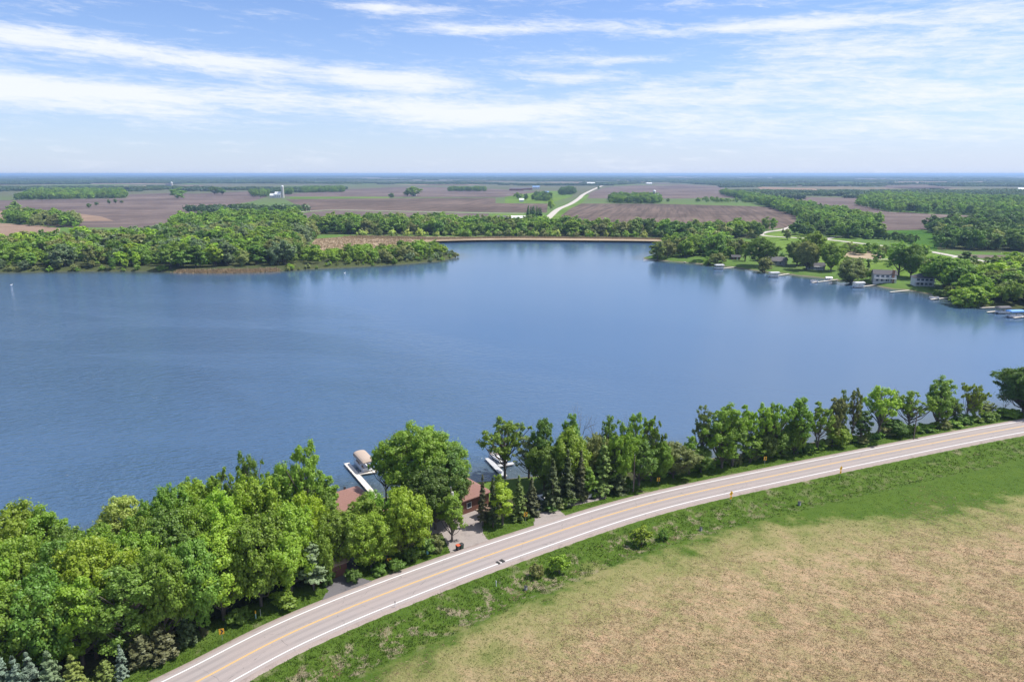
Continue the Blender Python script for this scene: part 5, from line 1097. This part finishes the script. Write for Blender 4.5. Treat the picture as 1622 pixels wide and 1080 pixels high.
A = G(558, 728, -1.45); Bq = G(576, 744, -1.45); yw = yaw(G(549, 733, -1.45), G(597, 788, -1.45))
c0 = G(576.5, 733, -.3); pontoon((c0[0], c0[1], -1.75), yw, 6.6, 'white pontoon boat sheltered under the beige canopy', 'canvas', canopy_label='boat lift with a curved beige canopy at the end of the pale dock')
dock((772, 725), (800, 754), 1.3, -1.45, 'dockg', 'grey L shaped dock below the open crowned tree', ((785, 738), (814, 733)))
c0 = G(789, 725.5, -1.2); pontoon((c0[0], c0[1], -1.75), yw, 5.8, 'small white boat tied at the grey L shaped dock')
FD = [((1019, 412.5), (1048, 410.2), 'thin white dock at the tip of the right peninsula'), ((1084, 414.8), (1100, 412.6), 'short white dock along the bank right of the peninsula tip'), ((1143, 425.4), (1170, 422), 'white dock beside the lift near the brown cabin'),
      ((1230, 436.5), (1250, 433.2), 'white dock beside the lift below the grey roofed house'), ((1286, 447.5), (1328, 442.3), 'long white dock in front of the white shed'), ((1364, 453.8), (1387, 451), 'dock beside the lift left of the white balcony house'),
      ((1410, 462.4), (1440, 459.5), 'white dock below the white balcony house'), ((1474, 474), (1509, 470.6), 'white dock below the wide spreading tree'), ((1552, 487.4), (1578, 486.2), 'white dock leftmost of the group at the right edge'),
      ((1564, 494), (1592, 491.5), 'white dock left of the blue canopy'), ((1606, 503), (1640, 499), 'white dock in front of the blue canopy at the right edge')]
for a, b, l in FD: dock(a, b, 1.15, -1.4, 'dockw', l, posts=False, sec=4)
def far_lift(px, py, col, label, blabel, L=6.5):
    x, y = G(px, py, -1.5); pontoon((x, y, -1.8), R(8), L, blabel, col, canopy_label=label, cw=3.6)
far_lift(1139, 425.5, 'lift_canvas', 'white canopied boat lift near the brown cabin', 'boat in the lift near the brown cabin')
far_lift(1226, 438, 'lift_canvas', 'white canopied boat lift below the grey roofed house', 'boat in the lift below the grey roofed house')
far_lift(1360, 454.5, 'lift_canvas', 'white canopied boat lift left of the white balcony house', 'boat in the lift left of the white balcony house')
far_lift(1588, 495, 'roof_grey', 'grey canopied boat lift beside the blue one', 'boat under the grey canopy at the right edge')
far_lift(1607, 501, 'blue_p', 'boat lift with a bright blue canopy at the right edge', 'boat under the bright blue canopy', 7.5)
for px, py, l in ((1290, 447, 'small white boat tied to the long white dock'), (1480, 473.5, 'small white boat at the dock below the spreading tree')):
    x, y = G(px, py, -1.8); pontoon((x, y, -1.9), R(-20), 5.2, l)
# ------------------------------------------------------------------ houses on the right shore
def at(px, py, z0=0.0):
    x, y = G(px, py, z0); return (x, y, terrain(x, y))
W3 = [('S', -3.4, 1.6, 1.5, 1.1), ('S', 0, 1.6, 1.5, 1.1), ('S', 3.4, 1.6, 1.5, 1.1)]
house('cabin', at(1165, 411), R(-12), 6.5, 5.5, 2.2, 1.5, 'w_brown', 'roof_dark', 'small dark brown cabin between the trees on the right peninsula', 'cabin', wins=[('S', -1.5, 1.3, .9, .9)], doors=[('S', 1.2, .9, 1.9)])
house('shore_house', at(1231, 419), R(-35), 12.5, 9, 3.0, 3.0, 'w_grey', 'roof_grey', 'grey house with a large grey gable roof by the far shore', wins=W3 + [('W', 0, 1.7, 2.4, 1.5), ('E', 0, 1.7, 1.5, 1.1)], ov=.6)
hP, _ = house('shore_house', at(1291, 426), R(-14), 12, 8, 2.7, 2.1, 'w_grey', 'roof_dark', 'low dark roofed house with a white porch in deep tree shade', wins=[('S', -4.5, 1.5, 1.4, 1.2)])
m = MB()
for x in np.arange(-1.8, 4.3, 1.2): m.box(x - .1, x + .1, -6.6, -6.4, -.5, 2.3)
m.box(-2.0, 4.4, -6.7, -4.02, 2.3, 2.5); m.box(-2.0, 4.4, -6.62, -6.5, .2, .9); m.build('porch', M['w_white'], hP)
house('garden_shed', at(1313, 438.5), R(-10), 3.4, 2.8, 2.0, .9, 'w_white', 'roof_white', 'small white shed close to the far shore', 'shed', doors=[('S', 0, .9, 1.8)])
def balcony_house(loc, rz, L, W, label, hip, chim):
    h, r = house('shore_house', loc, rz, L, W, 5.2, 2.4, 'w_white', 'roof_dark', label, hip=hip, ov=.6, wins=[('S', u, z, 1.7, 1.4) for u in (-L * .33, -L * .11, L * .11, L * .33) for z in (1.5, 4.0)] + [('E', 0, 4.0, 1.2, 1.1), ('E', 1.5, 1.5, 1.2, 1.1)])
    m = MB(); m.box(-L / 2, L / 2, -W / 2 - 1.9, -W / 2 - .02, 2.55, 2.72)
    for x in np.linspace(-L / 2 + .1, L / 2 - .1, 6): m.box(x - .08, x + .08, -W / 2 - 1.9, -W / 2 - 1.75, -.8, 3.65)
    m.box(-L / 2, L / 2, -W / 2 - 1.93, -W / 2 - 1.82, 3.6, 3.7); m.box(-L / 2, L / 2, -W / 2 - 1.90, -W / 2 - 1.85, 2.85, 3.3); m.build('balcony', M['w_white'], h)
    if chim: m = MB(); m.box(L / 2 - 2.6, L / 2 - 1.2, -W / 2 - .5, -W / 2 + .6, -.6, 8.2); m.build('chimney', M['brick'], r)
balcony_house(at(1399, 446), R(-18), 13, 9, 'white two storey house with balconies, dark roof and a brown chimney', 0, True)
balcony_house(at(1460, 452), R(-12), 11, 8, 'white two storey house with a dark hip roof and a wrap balcony', 1, False)
# ------------------------------------------------------------------ farms far off
def farm(px, py, w, hp, depth, kind, wall, roof, label, rz=0.0, cat='barn', nm='farm_building'):
    x, y = G(px, py); s = math.hypot(x, y) / FPX; L = w * s; H = hp * s
    house(nm, (x, y, 0), rz, L, max(6, L * depth), H * .6, H * .4 / .8, wall, roof, label, cat, wins=[('S', u * L, H * .3, L * .09, H * .2) for u in (-.3, 0, .3)], doors=[('E', 0, 2.4, 2.4)], ov=.4)
farm(432.5, 313.5, 8, 5.5, .6, 0, 'w_white', 'roof_white', 'left white barn at the foot of the tall silo'); farm(441, 313.5, 9, 8, .7, 0, 'w_white', 'roof_white', 'right white barn with the higher roof beside the tall silo')
farm(656, 310.5, 6, 5, .8, 0, 'w_white', 'roof_white', 'little white house among trees in the centre field', cat='house'); farm(818, 302, 22, 4.5, .25, 0, 'roof_red', 'roof_grey', 'long red barn left in the farmyard beyond the lawn'); farm(836, 301, 14, 4, .3, 0, 'roof_red', 'roof_grey', 'shorter red barn right in the farmyard beyond the lawn')
farm(849, 299.5, 11, 4.5, .4, 0, 'w_white', 'roof_blue', 'shed with a blue roof beside the red barns', cat='shed'); farm(865, 307.5, 9, 4, .5, 0, 'w_grey', 'roof_blue', 'pale blue shed above the dark farmyard trees', cat='shed'); farm(826, 320, 7, 5, .7, 0, 'w_white', 'roof_white', 'small white shed left of the dark farmyard trees', cat='shed')
farm(797, 350.5, 20, 8, .5, 0, 'w_brown', 'roof_grey', 'brown grey house left of the long white roofed shed', cat='house'); farm(822, 349, 24, 6.5, .45, 0, 'w_brown', 'roof_white', 'long shed with a white roof near the country road', cat='shed')
farm(936, 293, 12, 3.5, .4, 0, 'w_white', 'roof_white', 'distant white barn by the top of the country road'); farm(1342, 372.5, 22, 10, .7, 0, 'w_brown', 'roof_dark', 'dark brown house among the yard trees above the right road', cat='house'); farm(1378, 373, 18, 6, .6, 0, 'w_tan', 'roof_white', 'shed with a bright white roof above the right road', cat='shed', rz=R(-10))
farm(1526, 367.5, 10, 8, .8, 0, 'w_white', 'roof_blue', 'white and blue house in the dark belt on the right', cat='house'); farm(1619, 303.5, 12, 4, .5, 0, 'w_white', 'roof_white', 'distant white building at the right edge'); farm(268, 296, 8, 4, .6, 0, 'roof_blue', 'roof_dark', 'dark blue farm building far off on the left'); farm(1028, 292.5, 8, 2.6, .5, 0, 'w_white', 'roof_white', 'tiny white farm building above the middle copse')
def silo(px, base, top, w, label):
    x, y = G(px, base); s = math.hypot(x, y) / FPX; H = (base - top) * s; r = w * s / 2; t = empty('silo', (x, y, 0), 0, label, 'silo')
    m = MB(); m.tube((0, 0, -1), (0, 0, H - r), r, n=20); m.build('silo_wall', M['concrete'], t); m = MB()
    for k in range(4): a0, a1 = k * math.pi / 8, (k + 1) * math.pi / 8; m.tube((0, 0, H - r + r * math.sin(a0)), (0, 0, H - r + r * math.sin(a1)), r * math.cos(a0) * 1.03, max(.05, r * math.cos(a1) * 1.03), 20, cap=False)
    m.build('dome', M['roof_white'], t)
silo(448.5, 313.5, 295.5, 3.8, 'tall white silo beside the white barns on the left'); silo(1036, 316, 302, 4.2, 'silo rising out of the copse in the middle'); silo(272.5, 297, 289.5, 2.6, 'small dark silo far off on the left'); silo(1042, 318, 308, 2.4, 'low narrow silo beside the copse silo')
for px, base, top, l in ((375, 290, 274, 'hair thin radio mast left on the horizon'), (894, 286, 272, 'hair thin radio mast left of the country road on the horizon'), (695, 284, 274, 'hair thin radio mast in the centre of the horizon')):
    x, y = G(px, base); s = math.hypot(x, y) / FPX; t = empty('radio_mast', (x, y, 0), 0, l, 'mast'); m = MB(); m.tube((0, 0, 0), (0, 0, min(60, (base - top) * s)), 1.0, .5, 6); m.build('lattice', M['steel'], t)
    m = MB(); m.tube((0, 0, min(60, (base - top) * s)), (0, 0, min(60, (base - top) * s) + 6), .3, .2, 6); m.build('antenna', M['steel'], t)
# ------------------------------------------------------------------ poles, signs, carts
def upole(px, base, top, label, trans=False, arm=False):
    p = Gt(px, base); H = zat(px, top, p.y) - p.z; t = empty('utility_pole', p, RZ, label, 'utility pole')
    m = MB(); m.tube((0, 0, -.5), (0, 0, H), .16, .11, 10); m.build('pole', M['pole'], t)
    m = MB(); m.tube((0, 0, H), (0, 0, H + .28), .05, .03, 6); m.build('insulator', M['hull'], t)
    if trans:
        m = MB(); m.tube((.32, 0, H - 1.9), (.32, 0, H - 1.0), .22, n=12); m.tube((.32, 0, H - 1.0), (.32, 0, H - .85), .1, .05, 8); m.build('transformer', M['concrete'], t); m = MB(); m.tube((.3, 0, H - 3.2), (.3, 0, H - 2.0), .05, n=6); m.build('conduit', M['steel'], t)
    if arm: m = MB(); m.box(-1.1, 1.1, -.05, .05, H - .7, H - .58); m.build('crossarm', M['pole'], t)
upole(716, 857, 772, 'wooden pole with a pale transformer by the gravel drive', True); upole(1003, 779, 721, 'wooden pole standing in the verge at the right end of the dense clump'); upole(1447, 696, 650, 'wooden pole in front of the broad topped tree by the shore')
for px, b_, t_, l in ((1489, 412.5, 400, 'thin pole left beside the right road'), (1563, 423, 412, 'thin pole right beside the right road'), (1247, 375, 364, 'thin pole near the bend of the right road')): upole(px, b_, t_, l)
def sign(px, base, top, kind, label, face):
    p = Gt(px, base); H = zat(px, top, p.y) - p.z; t = empty('road_sign', p, face, label, 'road sign'); S = .61 if kind == 'chevron' else .76
    m = MB(); m.box(-.03, .03, -.025, .025, -.3, H - .05); m.build('post', M['steel'], t)
    def panel(cz, pts, nm):
        q = MB(); n = len(pts)
        f = [(x, -.06, z + cz) for x, z in pts]; b = [(x, -.035, z + cz) for x, z in pts]; q.poly(f); q.poly(b[::-1])
        for k in range(n): q.poly([f[k], b[k], b[(k + 1) % n], f[(k + 1) % n]])
        return q.build(nm, M['sign_y'], t)
    def glyph(cz, polys, par):
        q = MB()
        for P in polys: q.poly([(x, -.066, z + cz) for x, z in P])
        q.build('symbol', M['black'], par)
    if kind == 'chevron':
        w, h = .36, .46; cz = H - h; a = panel(cz, [(-w, -h), (w, -h), (w, h), (-w, h)], 'sign_panel')
        glyph(cz, [[(-.22, h - .06), (.02, h - .06), (.26, 0), (.02, 0)], [(.02, 0), (.26, 0), (.02, -h + .06), (-.22, -h + .06)]], a)
    else:
        d = .62; cz = H - d; a = panel(cz, [(0, -d), (d, 0), (0, d), (-d, 0)], 'sign_panel')
        glyph(cz, [[(.02, -.34), (.14, -.34), (.14, -.02), (.02, -.02)], [(-.14, .03), (.14, -.04), (.14, .08), (-.08, .15)], [(-.30, .22), (-.10, -.02), (-.02, .26)]], a)
        e = panel(cz - d - .34, [(-.32, -.30), (.32, -.30), (.32, .30), (-.32, .30)], 'speed_plate'); glyph(cz - d - .34, [[(-.2, -.15), (-.05, -.15), (-.05, .15), (-.2, .15)], [(.05, -.15), (.2, -.15), (.2, .15), (.05, .15)]], e)
sign(352.5, 1014, 995, 'chevron', 'small yellow sign on the grass at lower left', R(20)); sign(617, 898, 883.5, 'chevron', 'yellow sign in front of the trees between the two driveways', R(10))
sign(832.5, 828, 811, 'chevron', 'yellow sign at the right end of the spruce stand by the gravel yard', R(10)); sign(1042.5, 766, 756, 'chevron', 'yellow sign against the low wide grey green tree', R(10)); sign(1211, 737, 723, 'chevron', 'yellow sign under the right shore trees', R(10))
sign(1157, 796, 777, 'curve', 'left of the two yellow sign posts on the field side of the road', R(35)); sign(1330, 759, 737.5, 'curve', 'right of the two yellow sign posts on the field side of the road', R(35))
def cart(px, py, body, lid, label):
    p = Gt(px, py); t = empty('trash_cart', p, RZ + R(-90) + R(6), label, 'trash cart'); m = MB(); i = len(m.v)
    pr = [(-.28, .12), (.28, .12), (.36, 1.0), (-.34, 1.0)]; m.prism(pr, -.3, .3); m.build('bin', M[body], t)
    m = MB(); m.prism([(-.36, 1.01), (.40, 1.01), (.38, 1.07), (0, 1.13), (-.36, 1.09)], -.34, .34); m.build('lid', M[lid], t)
    for sy in (-1, 1): m = MB(); m.tube((-.28, sy * .27, .13), (-.28, sy * .33, .13), .13, n=12); m.build('wheel', M['rubber'], t)
    m = MB(); m.tube((-.42, -.25, .98), (-.42, .25, .98), .02, n=6); m.build('handle', M['black'], t)
M['orange_p'] = plain('red_orange_plastic', (.55, .10, .04), .5); M['green_p'] = plain('dark_green_plastic', (.02, .055, .035), .5)
cart(725.5, 871, 'black', 'orange_p', 'trash cart with a red orange lid at the drive mouth'); cart(731, 869, 'green_p', 'black', 'dark green trash cart beside the red lidded one')
def post(px, base, h, r, mat, label, nm='marker_post', cat='marker post', cap=None, box=None):
    p = Gt(px, base); t = empty(nm, p, RZ, label, cat); m = MB()
    if box: m.box(-box / 2, box / 2, -box / 2, box / 2, -.1, h)
    else: m.tube((0, 0, -.2), (0, 0, h), r, n=8)
    m.build('post' if not box else 'housing', M[mat], t); m = MB(); c = cap or mat
    if box: m.box(-box / 2 - .03, box / 2 + .03, -box / 2 - .03, box / 2 + .03, h, h + .06); m.build('cover', M[c], t)
    else: m.tube((0, 0, h), (0, 0, h * 1.5), r * 1.15, n=8); m.build('cap', M[c], t)
M['pale_green'] = plain('pale_green_plastic', (.35, .50, .42), .5); M['teal'] = plain('pale_teal_plastic', (.25, .50, .52), .5)
post(405.5, 979, .9, .09, 'pale_green', 'yellow topped marker post on the lower left verge', cap='sign_y'); post(413, 975, .8, .05, 'steel', 'thin grey post right of the yellow topped marker'); post(677, 877, .9, .1, 'teal', 'small pale blue green utility box on the verge', 'utility_box', 'utility box', box=.35)
post(626, 962, .8, .05, 'hull', 'white delineator post on the field side road edge', cap='black'); post(786, 928, .7, .06, 'hull', 'white marker post among the ditch weeds'); post(1266, 800, .8, .1, 'w_grey', 'grey utility pedestal in the ditch grass farthest right', 'utility_pedestal', 'utility box', cap='black', box=.5)
post(1110, 840, .7, .1, 'w_grey', 'grey utility pedestal in the ditch grass in the middle', 'utility_pedestal', 'utility box', cap='black', box=.4); post(833, 934, .7, .1, 'w_grey', 'grey utility pedestal in the ditch grass farthest left', 'utility_pedestal', 'utility box', cap='black', box=.4)
for px, py, w in ((789, 891, .5), (795.5, 888, .7)):  # thin flat dark patches laid on the road by the edge line
    x, y = G(px, py); m = MB(); rot = Matrix.Translation((x, y, 0)) @ Matrix.Rotation(RZ, 4, 'Z'); m.box(-w / 2, w / 2, -.55, .55, .026, .030, 0, rot); o = m.build('dark_patch', M['rubber']); tag(o, kind='structure')
def bird(px, py, label):
    x, y = G(px, py, WATER); bpy.data.meshes; me = bpy.data.meshes.new('swan'); me.vertices.add(6)
    P = [(-.62, 0, .28), (-.2, 0, .16), (.32, 0, .2), (.46, 0, .5), (.42, 0, .82), (.62, 0, .84)]; RR = [.06, .30, .20, .075, .07, .05]
    me.vertices.foreach_set('co', np.array(P, np.float32).ravel()); me.edges.add(5); me.edges.foreach_set('vertices', np.array([(0, 1), (1, 2), (2, 3), (3, 4), (4, 5)], np.int32).ravel()); me.materials.append(M['hull']); me.update()
    o = bpy.data.objects.new('swan', me); COL.objects.link(o); o.location = (x, y, WATER); o.rotation_euler = (0, 0, R(40)); o.scale = (1.2, 1.2, 1.2)
    md = o.modifiers.new('skin', 'SKIN')
    for i, v in enumerate(me.skin_vertices[0].data if me.skin_vertices else []): v.radius = (RR[i], RR[i])
    md2 = o.modifiers.new('sub', 'SUBSURF'); md2.levels = md2.render_levels = 1; tag(o, label, 'swan')
    return o
bird(18, 452, 'white swan on the water at far left'); bird(546, 433, 'white swan on the water below the left peninsula')
# ------------------------------------------------------------------ haze
def haze():
    m = bpy.data.materials.new('haze'); m.use_nodes = True; N = NT(m.node_tree); N.n.clear(); out = N.new('ShaderNodeOutputMaterial'); v = N.new('ShaderNodeVolumePrincipled')
    v.inputs['Color'].default_value = (.44, .66, 1.0, 1); v.inputs['Density'].default_value = HAZE_D; v.inputs['Anisotropy'].default_value = 0.15
    N.l.new(v.outputs[0], out.inputs['Volume']); b = MB(); b.box(-50000, 50000, -50000, 50000, -8, 76); o = b.build('haze', m); tag(o, kind='stuff'); tag(o, 'pale blue haze over the whole landscape', 'haze')
HAZE_D = 8.0e-5
haze()
